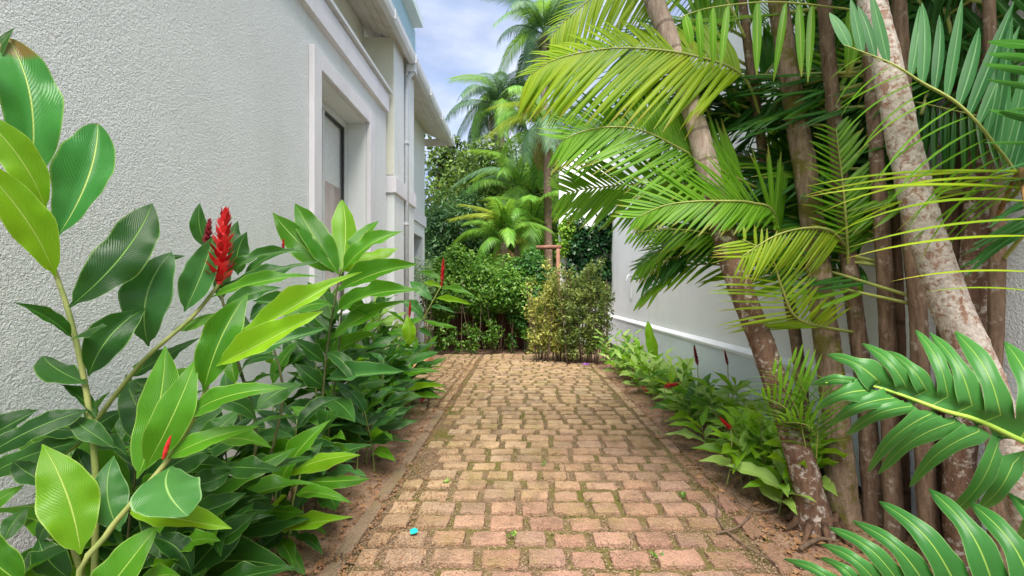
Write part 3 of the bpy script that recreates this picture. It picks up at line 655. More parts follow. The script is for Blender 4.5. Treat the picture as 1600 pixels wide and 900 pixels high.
# --- second flower against the wall
p3 = empty('red_ginger', (-1.4, 1.9, 0), 'dark leaved ginger against the house wall behind the large red flower', 'plant', GRP)
stem(p3, [V((-1.35, 1.9, 0)), pw(400, 700, 1.95), pw(370, 560, 1.95), pw(340, 440, 1.92), pw(325, 390, 1.9)], .012, .006, M_STEMD)
stem(p3, [V((-1.3, 2.0, 0)), pw(440, 640, 2.0), pw(420, 520, 2.05), pw(390, 420, 2.05)], .011, .005, M_STEMD)
put_flower(p3, pw(322, 385, 1.9), pw(328, 340, 1.9), FL_WINE, 1.3)
traced(p3, 1.95, [(322, 388, 312, 317, 34, 'd', 0, 0), (372, 430, 386, 362, 38, 'd', .05, .05), (365, 400, 372, 345, 28, 'd', .05, .08), (380, 440, 470, 388, 26, 'd', .1, .15), (345, 470, 360, 400, 30, 'd'), (350, 480, 440, 450, 36, 'd', 0, .1),
    (395, 470, 490, 470, 34, 'd', 0, .1), (362, 520, 440, 545, 40, 'd'), (390, 500, 445, 478, 36, 'b', .05, .1), (370, 540, 300, 570, 40, 'd', 0, -.1), (375, 590, 440, 560, 36, 'd'), (400, 560, 380, 490, 34, 'd', .05, .1), (225, 415, 290, 400, 20, 'd', -.3, -.3)], MT)
put_flower(p3, pw(442, 392, 2.2), pw(443, 372, 2.2), FL_TIGHT, 1.2)
# --- front shoot with glossy lime leaves
p4 = empty('red_ginger', (-.95, 1.0, 0), 'nearest ginger shoot with broad lime green leaves and a small red bud', 'plant', GRP)
stem(p4, [V((-.98, 1.02, 0)), pw(120, 930, 1.05), pw(165, 838, 1.08), pw(207, 785, 1.1), pw(255, 728, 1.12), pw(280, 690, 1.14), pw(302, 655, 1.16), pw(325, 600, 1.2), pw(345, 560, 1.24)], .012, .0055)
put_flower(p4, pw(255, 716, 1.08), pw(267, 680, 1.08), flower_mesh(9, M_RED, 14, .12), 1.5)
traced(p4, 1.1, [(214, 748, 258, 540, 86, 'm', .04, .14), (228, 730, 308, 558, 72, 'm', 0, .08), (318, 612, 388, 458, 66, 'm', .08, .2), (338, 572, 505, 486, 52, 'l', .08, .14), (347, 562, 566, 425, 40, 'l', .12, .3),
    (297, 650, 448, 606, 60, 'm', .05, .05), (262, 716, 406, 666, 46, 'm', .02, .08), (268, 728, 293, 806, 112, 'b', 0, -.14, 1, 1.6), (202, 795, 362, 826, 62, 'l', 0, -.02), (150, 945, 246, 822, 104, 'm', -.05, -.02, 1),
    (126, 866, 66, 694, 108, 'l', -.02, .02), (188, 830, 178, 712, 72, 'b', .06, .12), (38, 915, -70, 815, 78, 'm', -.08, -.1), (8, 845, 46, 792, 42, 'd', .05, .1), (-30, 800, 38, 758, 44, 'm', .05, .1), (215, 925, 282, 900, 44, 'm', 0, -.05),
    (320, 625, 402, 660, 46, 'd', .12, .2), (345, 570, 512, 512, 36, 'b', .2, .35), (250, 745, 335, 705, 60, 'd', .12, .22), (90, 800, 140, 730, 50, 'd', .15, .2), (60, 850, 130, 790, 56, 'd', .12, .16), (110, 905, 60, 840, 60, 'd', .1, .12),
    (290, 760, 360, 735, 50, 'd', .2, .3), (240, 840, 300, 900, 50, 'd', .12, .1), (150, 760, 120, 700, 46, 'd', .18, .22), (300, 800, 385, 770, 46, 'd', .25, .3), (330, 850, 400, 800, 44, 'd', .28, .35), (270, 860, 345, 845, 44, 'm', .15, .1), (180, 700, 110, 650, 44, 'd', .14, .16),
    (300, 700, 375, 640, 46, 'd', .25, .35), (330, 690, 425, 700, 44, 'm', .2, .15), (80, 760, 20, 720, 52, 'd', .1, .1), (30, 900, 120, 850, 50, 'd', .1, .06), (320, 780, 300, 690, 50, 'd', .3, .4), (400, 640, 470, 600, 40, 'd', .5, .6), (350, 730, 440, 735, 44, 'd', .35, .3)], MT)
# --- tall central shoot
p5 = empty('red_ginger', (-1.25, 2.7, 0), 'tall ginger shoot with a fan of bright green leaves below the window', 'plant', GRP)
stem(p5, [V((-1.27, 2.72, 0)), pw(498, 700, 2.7), pw(505, 610, 2.7), pw(512, 540, 2.7), pw(524, 465, 2.7), pw(533, 420, 2.7)], .014, .006, M_STEMD)
stem(p5, [V((-1.2, 2.76, 0)), pw(512, 690, 2.74), pw(528, 560, 2.74), pw(534, 480, 2.74), pw(536, 440, 2.74)], .012, .006, M_STEMD)
traced(p5, 2.7, [(533, 428, 535, 312, 46, 'l', 0, .25, 1, .2), (530, 430, 461, 318, 52, 'm', 0, .1, 0, .3), (522, 426, 426, 332, 50, 'm', 0, .0, 0, .3), (535, 424, 630, 362, 36, 'm', 0, .1), (536, 416, 592, 345, 32, 'm', .1, .3), (534, 424, 622, 388, 34, 'l', .1, .2),
    (528, 455, 652, 413, 44, 'm', 0, .0), (524, 490, 658, 454, 38, 'm', 0, -.1), (520, 530, 636, 470, 34, 'm', 0, -.1), (530, 440, 600, 430, 30, 'l', .1, .2), (510, 592, 632, 580, 38, 'b', 0, -.15), (507, 566, 458, 528, 32, 'd', 0, -.1), (505, 604, 460, 568, 34, 'd', 0, -.1),
    (512, 560, 590, 520, 30, 'm', .1, .1), (515, 520, 465, 470, 40, 'd', .15, .3), (520, 500, 480, 440, 44, 'm', .15, .3), (510, 550, 560, 610, 30, 'd', .0, -.1), (515, 575, 578, 545, 28, 'd', .1, .2), (505, 620, 555, 660, 36, 'd', 0, -.2), (500, 650, 440, 640, 34, 'd', 0, -.1), (528, 470, 585, 500, 30, 'm', .05, -.1), (500, 620, 470, 690, 40, 'd', 0, -.2), (525, 480, 440, 500, 34, 'm', .0, -.3)], MT)
# --- low clump by the kerb
p6 = empty('red_ginger', (-1.02, 2.0, 0), 'low ginger clump spreading over the kerb in the left foreground', 'plant', GRP)
for q in ((430, 790, 435, 745), (455, 800, 470, 740), (420, 830, 415, 790), (450, 850, 455, 820)):
    stem(p6, [V(((q[0] - CX) / F * 1.95, 1.95, 0)), pw(q[0], q[1], 1.95), pw(q[2], q[3], 1.93)], .008, .004)
traced(p6, 1.95, [(432, 772, 517, 656, 44, 'm', 0, .1), (445, 742, 563, 711, 32, 'l', 0, -.05), (480, 752, 578, 748, 26, 'm', 0, -.05), (462, 772, 550, 786, 30, 'm', 0, -.1), (435, 826, 552, 808, 34, 'l', 0, -.1), (412, 795, 475, 800, 34, 'm', 0, -.1), (440, 830, 398, 862, 40, 'd', 0, -.1),
    (430, 840, 460, 892, 30, 'm', 0, -.12), (450, 845, 478, 900, 24, 'm', 0, -.1), (460, 840, 505, 868, 22, 'd', 0, -.08), (400, 830, 470, 838, 36, 'd', .05, 0), (415, 800, 395, 740, 34, 'd', .05, .1), (440, 790, 455, 720, 36, 'd', .1, .2), (425, 790, 360, 800, 36, 'd', .05, -.1), (410, 820, 350, 790, 40, 'd', .08, .0),
    (465, 760, 505, 690, 30, 'd', .1, .2), (420, 850, 370, 880, 36, 'd', 0, -.1), (395, 840, 330, 850, 40, 'd', .05, -.05), (400, 850, 380, 910, 36, 'd', 0, -.1), (455, 815, 510, 835, 26, 'm', 0, -.08), (475, 745, 540, 700, 30, 'd', .15, .3), (440, 742, 425, 690, 26, 'd', .15, .25), (420, 795, 448, 775, 22, 'l', 0, -.1)], MT)

def ginger(parent, base, h, lean, nleaf, ll, lw_, mats, seed, stemm=M_STEM, spread=1.0, rad=.009, bounds=(-1.78, 9), flower=None, toward=None):
    r = random.Random(seed); b = V(base); top = b + V((lean[0], lean[1], h))
    mid = b.lerp(top, .5) + V((-lean[0] * .2, -lean[1] * .2, 0))
    pts = [b, b.lerp(mid, .5), mid, mid.lerp(top, .5) + V((lean[0] * .03, 0, 0)), top]
    stem(parent, pts, rad, rad * .4, stemm)
    P, _ = smooth_path(pts, .1, 6); az0 = r.uniform(0, 6.3) if toward is None else toward
    for k in range(nleaf):
        t = .28 + .72 * (k + .5) / nleaf; p = P[min(int(t * (len(P) - 1)), len(P) - 1)]
        az = az0 + (math.pi if k % 2 else 0) + r.uniform(-.7, .7)
        el = (.15 + .75 * t ** 2) * r.uniform(.6, 1.2) if spread else .9
        L_ = ll * r.uniform(.72, 1.12) * (.75 + .35 * math.sin(math.pi * t))
        d = V((math.cos(az) * math.cos(el), math.sin(az) * math.cos(el), math.sin(el)))
        tip = p + d * L_
        if tip.x < bounds[0] or tip.x > bounds[1]: d.x *= -.35; d.normalize(); tip = p + d * L_
        if tip.x < bounds[0]: tip.x = bounds[0]
        if tip.x > bounds[1]: tip.x = bounds[1]
        tip.z = max(tip.z - .12 * L_ , .04)
        n = (V((0, 0, 1)) + V((r.uniform(-.4, .4), r.uniform(-.6, .0), 0))).normalized()
        if abs(d.z) > .75: n = V((-d.x, -d.y - .6, .3)).normalized()
        put_leaf(parent, p, tip, L_ * lw_ * r.uniform(.85, 1.2), n, r.choice(mats), False)
    if flower is not None:
        put_flower(parent, top, top + V((lean[0], lean[1], h)).normalized() * flower[1], flower[0], flower[2] if len(flower) > 2 else .9)
D_ = [G_DARK, G_DARK, G_BLUE, G_MID]; Mm = [G_MID, G_DARK, G_MID, G_BLUE]
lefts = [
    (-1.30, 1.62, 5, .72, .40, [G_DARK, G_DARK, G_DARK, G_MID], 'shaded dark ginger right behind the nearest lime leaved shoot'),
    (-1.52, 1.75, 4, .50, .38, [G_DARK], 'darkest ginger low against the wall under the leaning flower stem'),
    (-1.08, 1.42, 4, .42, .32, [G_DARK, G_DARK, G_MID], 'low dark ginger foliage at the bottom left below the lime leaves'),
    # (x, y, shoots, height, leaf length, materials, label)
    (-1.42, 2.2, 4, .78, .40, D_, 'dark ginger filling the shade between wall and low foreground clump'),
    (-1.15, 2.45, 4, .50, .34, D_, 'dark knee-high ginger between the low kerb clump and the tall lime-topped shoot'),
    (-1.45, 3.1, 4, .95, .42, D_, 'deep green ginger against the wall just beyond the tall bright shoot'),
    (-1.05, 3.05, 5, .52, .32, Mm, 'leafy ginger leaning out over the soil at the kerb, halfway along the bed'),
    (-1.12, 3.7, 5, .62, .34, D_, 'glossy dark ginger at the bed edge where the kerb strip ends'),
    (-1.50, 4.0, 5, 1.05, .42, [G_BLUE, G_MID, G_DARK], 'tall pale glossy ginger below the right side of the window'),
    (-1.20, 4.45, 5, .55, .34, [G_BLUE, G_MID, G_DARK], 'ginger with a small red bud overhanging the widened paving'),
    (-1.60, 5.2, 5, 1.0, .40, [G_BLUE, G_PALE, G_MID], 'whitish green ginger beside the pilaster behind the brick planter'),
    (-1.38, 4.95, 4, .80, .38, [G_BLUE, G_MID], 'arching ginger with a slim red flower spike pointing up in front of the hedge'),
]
sd_ = 100
for (x, y, ns, h, ll, ms_, lab) in lefts:
    pr = empty('red_ginger', (x, y, 0), lab, 'plant', GRP)
    for k in range(ns):
        sd_ += 1; r = random.Random(sd_)
        bx, by = x - .06 + r.uniform(-.16, .14), y + r.uniform(-.22, .22)
        ginger(pr, (max(bx, -1.74), by, 0), h * r.uniform(.6, 1.1), (r.uniform(-.08, .16) * h, r.uniform(-.25, .12) * h), r.randint(8, 10), ll * 1.06, .27, ms_, sd_, M_STEM if r.random() < .4 else M_STEMD)
    if 'slim red flower' in lab:
        st = [V((-1.35, 4.6, 0)), pw(632, 560, 4.5), pw(650, 520, 4.45), pw(672, 478, 4.4), pw(690, 446, 4.4)]
        stem(pr, st, .012, .006); put_flower(pr, pw(690, 447, 4.4), pw(693, 403, 4.4), FL_TIGHT, .8)
        traced(pr, 4.4, [(688, 450, 742, 463, 12, 'm', 0, -.1), (680, 466, 737, 476, 12, 'l', 0, -.1), (672, 480, 712, 489, 9, 'b', 0, -.1), (662, 500, 715, 512, 9, 'm', 0, -.1), (655, 512, 678, 528, 10, 'd', 0, -.1), (690, 448, 660, 442, 12, 'l', 0, .1), (676, 470, 640, 440, 20, 'b', 0, .1), (660, 500, 622, 470, 22, 'b'), (648, 522, 605, 520, 20, 'm'), (632, 560, 685, 550, 24, 'b', 0, -.3),
            (640, 540, 636, 492, 24, 'l', -.2, -.2), (700, 446, 652, 425, 10, 'm', 0, .1)], MT)
        stem(pr, [V((-1.3, 4.5, 0)), pw(610, 570, 4.3), pw(628, 530, 4.3), pw(640, 494, 4.3)], .01, .005); put_flower(pr, pw(640, 495, 4.3), pw(641, 470, 4.3), FL_TIGHT, .9)
    if 'small red bud' in lab:
        put_flower(pr, pw(657, 628, 4.1), pw(671, 613, 4.1), FL_TIGHT, .9); stem(pr, [V((-1.1, 4.2, 0)), pw(640, 640, 4.15), pw(657, 628, 4.1)], .007, .004)
        traced(pr, 4.1, [(630, 610, 695, 602, 14, 'l', 0, -.1), (640, 625, 692, 622, 13, 'm', 0, -.1), (625, 590, 688, 580, 16, 'm'), (625, 620, 592, 640, 24, 'b'), (640, 600, 598, 622, 26, 'b')], MT)

# --- boundary-wall bed: small variegated gingers
GR2 = 'small gingers in the bed along the boundary wall'
rights = [
    (1.62, 6.6, 7, .55, [G_PALE, G_PALE, G_MID], 'pale leafy ginger nearest the golden shrubs at the far end of the right bed'),
    (1.55, 5.9, 7, .42, [G_PALE, G_PALE, G_LIME], 'bushy pale green ginger below the upright broad leaf by the plinth'),
    (1.58, 5.1, 7, .40, [G_PALE, G_LIME, G_PALE], 'bright green ginger with a small orange-red bud low at its path side'),
    (1.60, 4.45, 6, .42, [G_PALE, G_MID, G_PALE], 'bushy ginger with a drooping red flower in front of the plinth'),
    (1.66, 3.85, 5, .40, [G_LIME, G_PALE, G_MID, G_PALE], 'ginger with an upright wine-red flower standing against the plinth'),
    (1.74, 3.35, 4, .50, [G_PALE, G_LIME], 'taller thin ginger with a dark red bud, left of the leaning trunk'),
    (1.58, 2.95, 6, .44, [G_LIME, G_PALE, G_LIME], 'lime leaved ginger with a small orange flower beside the leaning palm trunk'),
    (1.50, 2.55, 6, .40, [G_LIME, G_PALE, G_LIME], 'yellow-green ginger at the foot of the leaning palm trunk'),
]
for i, (x, y, ns, h, ms_, lab) in enumerate(rights):
    pr = empty('small_ginger', (x, y, 0), lab, 'plant', GR2)
    for k in range(ns + 4):
        sd_ += 1; r = random.Random(sd_)
        bx, by = min(x + r.uniform(-.26, .2), 1.88), y + r.uniform(-.34, .34)
        ginger(pr, (bx, by, 0), h * r.uniform(.55, 1.1), (r.uniform(-.3, .1) * h, r.uniform(-.3, .15) * h), r.randint(7, 10), .21 + .1 * r.random(), .25, ms_, sd_, M_STEM, rad=.006, bounds=(.98, 1.92))
    def fl(bx, by, tx, ty, D, me, wd=1.0, gx=None):
        b = pw(bx, by, D); b.x = min(b.x, 1.9); tp = pw(tx, ty, D); tp.x = min(tp.x, 1.93)
        stem(pr, [V((b.x - .02, D + .02, 0)), b.lerp(V((b.x - .02, D, 0)), .5) + V((.015, 0, 0)), b], .007, .004); put_flower(pr, b, tp, me, wd)
    if i == 1:
        put_leaf(pr, V((1.80, 5.95, .25)), V((1.66, 5.9, .82)), .15, V((-.5, -.8, .1)), G_LIME, True); put_leaf(pr, V((1.72, 6.1, .2)), V((1.40, 6.0, .42)), .2, V((0, -.6, .8)), G_BLUE, True)
    if i == 2: fl(1012, 612, 1003, 604, 4.9, FL_RED, 1.2)
    if i == 3: fl(1038, 604, 1068, 598, 4.0, FL_RED, 1.0)
    if i == 4: fl(1090, 570, 1084, 538, 3.9, FL_WINE, .9)
    if i == 5: fl(1137, 570, 1132, 546, 3.7, FL_WINE, .9)
    if i == 6: fl(1142, 670, 1124, 652, 2.7, FL_RED, 1.1)

# ------------------------------------------------------------------ palms
def leaflet_mesh(i, m, droop, fold=.35):
    vs_, uv, fs = [], [], []; ny = 8
    for j in range(ny + 1):
        v = j / ny; w = max(math.sin(math.pi * min(1, v * .94 + .05) ** .75) ** .7, .03)
        y = v; z = -droop * v * v
        if droop: y = v * (1 - droop * .35 * v)
        for k in range(3):
            u = k / 2; vs_.append(((u - .5) * w, y, z - fold * abs(u - .5) * w * .08)); uv.append((u, v))
    for j in range(ny):
        for k in range(2): a = j * 3 + k; fs.append((a, a + 1, a + 4, a + 3))
    return mesh('leaflet', vs_, fs, uv, True, m)
_ll = {}
def leaflets(m):
    if m.name not in _ll: _ll[m.name] = [leaflet_mesh(k, m, d) for k, d in enumerate((.05, .18, .32, .5))]
    return _ll[m.name]
def frame(base, dirv, upv, w, ln):
    yv = dirv.normalized(); xv = yv.cross(upv)
    if xv.length < .05: xv = yv.cross(V((.2, 1, 0)))
    xv.normalize(); zv = xv.cross(yv)
    return Matrix.Translation(base) @ Matrix(((xv.x, yv.x, zv.x, 0), (xv.y, yv.y, zv.y, 0), (xv.z, yv.z, zv.z, 0), (0, 0, 0, 1))) @ Matrix.Diagonal((w, ln, ln, 1))
def frond(parent, pts, n, len_a, len_b, side_a, side_b, m, width=.022, droop=(1, 2), fwd=(.35, 1.1), r0=.009, start=.12, split=True, rm=None, seed=1, facing=None, miss=.03):
    """pts: world path of the rachis. side_a / side_b: directions in which the two rows of leaflets leave it."""
    r = random.Random(seed)
    P, _ = smooth_path([V(p) for p in pts], .1, 6)
    rach = MB().tube(P, [r0 * (1 - .8 * i / (len(P) - 1)) for i in range(len(P))], 6)
    o = rach.build('frond', rm or M_RACH, parent, True, rel(parent))
    acc = [0]
    for i in range(1, len(P)): acc.append(acc[-1] + (P[i] - P[i-1]).length)
    T = acc[-1]; bv, bf, buv = [], [], []
    for k in range(n):
        t = start + (1 - start) * (k + .5) / n
        s = t * T; i = max(j for j in range(len(acc)) if acc[j] <= s); i = min(i, len(P) - 2)
        f = (s - acc[i]) / max(acc[i+1] - acc[i], 1e-6); p = P[i].lerp(P[i+1], f); tan = (P[i+1] - P[i]).normalized()
        prof = .45 + .55 * math.sin(math.pi * min(1, .15 + .85 * t) ** 1.3) if t < .95 else .42
        for sv, ln in ((side_a, len_a), (side_b, len_b)):
            if ln <= 0 or r.random() < miss: continue
            sv = V(sv).normalized(); sv = (sv - tan * sv.dot(tan) * .8).normalized()
            a = fwd[0] + (fwd[1] - fwd[0]) * t ** 1.4 + r.uniform(-.11, .11)
            d = (sv + tan * a + V((r.uniform(-.05, .05), r.uniform(-.05, .05), r.uniform(-.05, .05)))).normalized()
            L_ = ln * prof * r.uniform(.9, 1.08)
            upv = V((0, 0, 1)) if facing is None else V(facing)
            if abs(d.z) > .9: upv = V((-.3, -.9, .2))
            Mx = frame(p, d, upv, width * r.uniform(.85, 1.15), L_)
            me = leaflets(m)[r.choice(droop)]
            if split: ob('leaflet', me, o, Matrix.Translation(-parent.location) .inverted() @ Matrix.Translation(-parent.location) @ Mx)
            else:
                n0 = len(bv); bv += [Mx @ v.co for v in me.vertices]; bf += [tuple(n0 + q for q in pl.vertices) for pl in me.polygons]
                buv += [(k2 / 2, j2 / 8) for j2 in range(9) for k2 in range(3)]
    if not split and bv:
        q = ob('leaflets', mesh('leaflets', bv, bf, buv, True, m), o); q['kind'] = 'stuff'
    return o
def trunk(parent, px, rad, m, seg=16, wob=.10, base=None, name='trunk', sub=8, rs=1, ringd=0):
    pts = [pw(*q) if len(q) == 3 and q[1] > 20 or len(q) == 3 and q[2] < 20 else V(q) for q in px]
    if base is not None: pts = [V(base)] + pts
    return MB().tube(pts, [q * rs for q in rad], seg, sub=26 if ringd else sub, wob=wob, ringd=ringd).build(name, m, parent, True, rel(parent)), pts
def lerpn(a, b, n): return [a + (b - a) * i / (n - 1) for i in range(n)]
PG = 'palms of the clump by the boundary wall'
def crown(parent, top, n, L_, m, seed, el=(.2, 1.0), leaf=.5, skip=None, nl=26):
    r = random.Random(seed)
    for k in range(n):
        az = 2 * math.pi * k / n + r.uniform(-.3, .3); e = r.uniform(*el); h_ = V((math.cos(az), math.sin(az), 0))
        if top.x + h_.x * L_ * .9 > 1.95 and top.z < 4.4: h_.x *= .2; h_.normalize()
        p0 = top; p1 = top + h_ * L_ * .35 * math.cos(e) + V((0, 0, L_ * .35 * math.sin(e)))
        p2 = top + h_ * L_ * .72 + V((0, 0, L_ * (.45 * math.sin(e) - .05))); p3 = top + h_ * L_ * .98 + V((0, 0, L_ * (.35 * math.sin(e) - .32)))
        sd2 = h_.cross(V((0, 0, 1)))
        frond(parent, [p0, p1, p2, p3], nl, leaf, leaf, sd2 + V((0, 0, -.25)), -sd2 + V((0, 0, -.25)), m, .03, (1, 2, 3), split=False, seed=seed * 31 + k, r0=.014)

# A: leaning trunk in front
pa = empty('palm_tree', (1.45, 2.22, 0), 'leaning palm trunk with whitish lichen at the front left of the clump', 'palm', PG)
tA, ptsA = trunk(pa, [(1262, 760, 2.22), (1232, 660, 2.24), (1192, 540, 2.27), (1146, 420, 2.3), (1108, 270, 2.36), (1062, 110, 2.45), (1022, 0, 2.52), (990, -90, 2.6)],
    [.11, .078, .068, .066, .066, .064, .062, .058, .056], B_DARKL, base=(1.475, 2.22, -.03), rs=.88, ringd=.11)
tA.data.materials.append(B_GREY)
topA = V((.45, 2.85, 5.4)); MB().tube([pw(990, -88, 2.6), V((.6, 2.72, 4.2)), topA], [.05, .048, .045], 12, sub=4).build('upper_trunk', B_GREY, pa, True, rel(pa))
for q in range(len(tA.data.polygons)):
    c = tA.data.polygons[q].center
    if c.z + pa.location.z > 1.72 + .03 * math.sin(c.x * 90): tA.data.polygons[q].material_index = 1
for k in range(9):                                       # exposed surface roots
    a = k * .7 + .3; c_, s_2 = math.cos(a), math.sin(a)
    MB().tube([V((1.475 + .07 * c_, 2.22 + .07 * s_2, .10)), V((1.475 + .12 * c_, 2.22 + .12 * s_2, .03)), V((1.475 + .2 * c_, 2.22 + .2 * s_2, -.01))], [.022, .016, .008], 6, sub=3).build('root', B_SHADE, pa, True, rel(pa))
crown(pa, topA, 6, 1.6, P_MID, 5, (.1, 1.0))
# B: mossy trunk
pb = empty('palm_tree', (1.62, 2.33, 0), 'upright mossy brown palm trunk right of the leaning one', 'palm', PG)
tB, _ = trunk(pb, [(1312, 720, 2.33), (1300, 600, 2.33), (1285, 480, 2.34), (1262, 290, 2.36), (1238, 150, 2.4), (1218, 20, 2.43), (1205, -90, 2.46)], [.10, .082, .075, .072, .068, .064, .06, .056], B_MOSS, base=(1.69, 2.33, -.03), rs=.82, ringd=.13)
topB = V((1.1, 2.7, 5.6)); MB().tube([pw(1205, -88, 2.46), V((1.22, 2.6, 4.4)), topB], [.046, .044, .042], 12, sub=4).build('upper_trunk', B_MOSS, pb, True, rel(pb))
crown(pb, topB, 6, 1.6, P_MID, 6, (.1, 1.0))
# C: large pale trunk nearest
pc = empty('palm_tree', (1.62, 1.45, 0), 'thick pale blotchy palm trunk nearest the camera, behind the lobed leaf', 'palm', PG)
trunk(pc, [(1625, 860, 1.42), (1592, 740, 1.43), (1530, 580, 1.46), (1478, 460, 1.5), (1432, 310, 1.55), (1392, 130, 1.62), (1362, 0, 1.68), (1335, -120, 1.74)], [.09, .074, .073, .071, .069, .065, .061, .058, .054], B_LICHEN, base=(1.72, 1.4, -.03), seg=20, rs=.76, ringd=.12)
topC = V((.95, 2.2, 5.2)); MB().tube([pw(1335, -118, 1.74), V((1.08, 1.98, 4.0)), topC], [.041, .04, .038], 12, sub=4).build('upper_trunk', B_LICHEN, pc, True, rel(pc))
crown(pc, topC, 5, 1.5, P_MID, 7, (.2, 1.1))
# slimmer stems behind
slim = [
 ([(1250, 580, 2.62), (1226, 430, 2.62), (1205, 320, 2.62), (1188, 210, 2.6), (1172, 100, 2.58), (1160, 0, 2.56)], .045, B_BROWN, 'slender palm stem just right of the leaning trunk, carrying the arching fronds', (1.70, 2.64)),
 ([(1355, 650, 2.30), (1345, 560, 2.30), (1330, 440, 2.3), (1318, 330, 2.28), (1305, 200, 2.26), (1292, 60, 2.24), (1284, -60, 2.2)], .058, B_BROWN, 'smooth brown palm stem directly right of the mossy trunk', (1.83, 2.3)),
 ([(1392, 700, 2.16), (1388, 560, 2.16), (1382, 420, 2.15), (1372, 280, 2.13), (1362, 140, 2.1), (1352, 0, 2.05)], .052, B_BROWN, 'straight ringed brown stem in the middle of the clump', (1.82, 2.16)),
 ([(1410, 640, 2.22), (1406, 480, 2.22), (1398, 330, 2.22), (1392, 150, 2.2), (1388, -20, 2.2)], .03, B_SHADE, 'very thin dark stem between two brown stems in the clump', (1.92, 2.22)),
 ([(1448, 760, 1.98), (1440, 620, 1.98), (1434, 480, 1.98), (1424, 380, 1.98), (1415, 200, 1.97), (1405, 0, 1.95)], .052, B_BROWN, 'reddish brown stem partly hidden behind the pale trunk', (1.83, 1.98)),
 ([(1500, 720, 1.86), (1512, 540, 1.86), (1530, 300, 1.84), (1545, 120, 1.82), (1556, 0, 1.8)], .075, B_DARKL, 'dark stem with white lichen spots right of the pale trunk', (1.86, 1.86)),
 ([(1553, 640, 1.72), (1556, 500, 1.72), (1560, 350, 1.72), (1552, 200, 1.72), (1545, 0, 1.72)], .036, B_BROWN, 'thin brown stem at the right edge against the grey wall', (1.86, 1.72)),
 ([(1490, 420, 1.98), (1498, 250, 1.96), (1510, 100, 1.94), (1515, -30, 1.92)], .06, B_SHADE, 'dark shaded stem behind the pale trunk, high right', (1.90, 1.97)),
]
SL = []
for i, (px, rr, m_, lab, b_) in enumerate(slim):
    e = empty('palm_tree', (b_[0], b_[1], 0), lab, 'palm', PG)
    rr *= .66; pts = [pw(*q) for q in px]
    for q in pts: q.x = min(q.x, 1.95 - rr)
    tp = pts[-1] + (pts[-1] - pts[-2]).normalized() * .5
    MB().tube([V((b_[0], b_[1], -.03))] + pts + [tp], [rr * 1.35] + lerpn(rr * 1.08, rr * .8, len(pts)) + [rr * .7], 12, sub=24, wob=.08, ringd=(.09, .12, .15, .10)[i % 4]).build('trunk', m_, e, True, rel(e)); SL.append((e, tp, pts))
    if i in (1, 2, 5): crown(e, tp + V((0, 0, .02)), 4, 1.1, P_DARK, 60 + i, (.3, 1.0), .40, nl=22)

S1, S2, S3, S6 = SL[0][0], SL[1][0], SL[2][0], SL[5][0]
UL, DL = (-.3, .35, .9), (-.25, -.2, -.9)
def pp(*a): return [pw(*q) for q in a]
# foreground fronds, leaflet by leaflet
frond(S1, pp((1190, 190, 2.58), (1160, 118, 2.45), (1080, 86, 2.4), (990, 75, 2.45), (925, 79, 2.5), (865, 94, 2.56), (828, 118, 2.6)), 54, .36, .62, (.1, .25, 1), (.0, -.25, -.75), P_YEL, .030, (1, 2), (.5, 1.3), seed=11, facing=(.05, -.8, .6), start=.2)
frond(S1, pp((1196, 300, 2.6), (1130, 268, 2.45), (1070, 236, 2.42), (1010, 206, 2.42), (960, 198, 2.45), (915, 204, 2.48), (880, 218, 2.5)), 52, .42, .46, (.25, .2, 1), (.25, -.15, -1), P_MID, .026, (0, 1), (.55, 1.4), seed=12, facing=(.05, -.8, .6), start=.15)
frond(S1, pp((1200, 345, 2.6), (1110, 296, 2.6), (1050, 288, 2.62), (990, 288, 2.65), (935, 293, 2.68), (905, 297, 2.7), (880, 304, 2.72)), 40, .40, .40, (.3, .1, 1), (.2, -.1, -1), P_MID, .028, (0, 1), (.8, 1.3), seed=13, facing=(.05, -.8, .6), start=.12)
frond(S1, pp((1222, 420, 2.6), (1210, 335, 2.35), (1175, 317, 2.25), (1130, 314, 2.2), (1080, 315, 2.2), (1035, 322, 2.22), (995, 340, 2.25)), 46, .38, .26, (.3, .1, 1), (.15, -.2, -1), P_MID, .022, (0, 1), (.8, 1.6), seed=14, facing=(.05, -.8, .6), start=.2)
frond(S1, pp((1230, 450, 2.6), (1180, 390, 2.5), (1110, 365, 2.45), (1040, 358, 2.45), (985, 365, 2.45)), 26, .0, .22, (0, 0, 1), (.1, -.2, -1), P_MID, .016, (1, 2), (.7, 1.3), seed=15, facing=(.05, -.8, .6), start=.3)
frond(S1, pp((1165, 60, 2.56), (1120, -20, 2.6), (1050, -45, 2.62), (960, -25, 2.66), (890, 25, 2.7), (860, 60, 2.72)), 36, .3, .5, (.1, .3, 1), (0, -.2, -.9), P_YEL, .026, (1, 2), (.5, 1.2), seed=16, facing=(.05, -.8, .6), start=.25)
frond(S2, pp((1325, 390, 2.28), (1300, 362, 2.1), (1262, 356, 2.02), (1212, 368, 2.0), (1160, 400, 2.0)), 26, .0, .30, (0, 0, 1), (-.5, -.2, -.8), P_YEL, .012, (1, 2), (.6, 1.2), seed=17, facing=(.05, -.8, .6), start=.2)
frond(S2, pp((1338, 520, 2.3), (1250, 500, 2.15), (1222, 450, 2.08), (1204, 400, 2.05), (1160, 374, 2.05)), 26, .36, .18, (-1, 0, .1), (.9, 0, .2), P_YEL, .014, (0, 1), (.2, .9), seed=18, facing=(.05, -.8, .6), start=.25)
frond(S2, pp((1326, 430, 2.3), (1322, 350, 2.2), (1316, 280, 2.15), (1306, 200, 2.12)), 24, .22, .22, (-1, 0, -.1), (1, -.1, .1), P_MID, .024, (0, 1), (.6, 1.0), seed=19, facing=(.05, -.8, .6), start=.15)
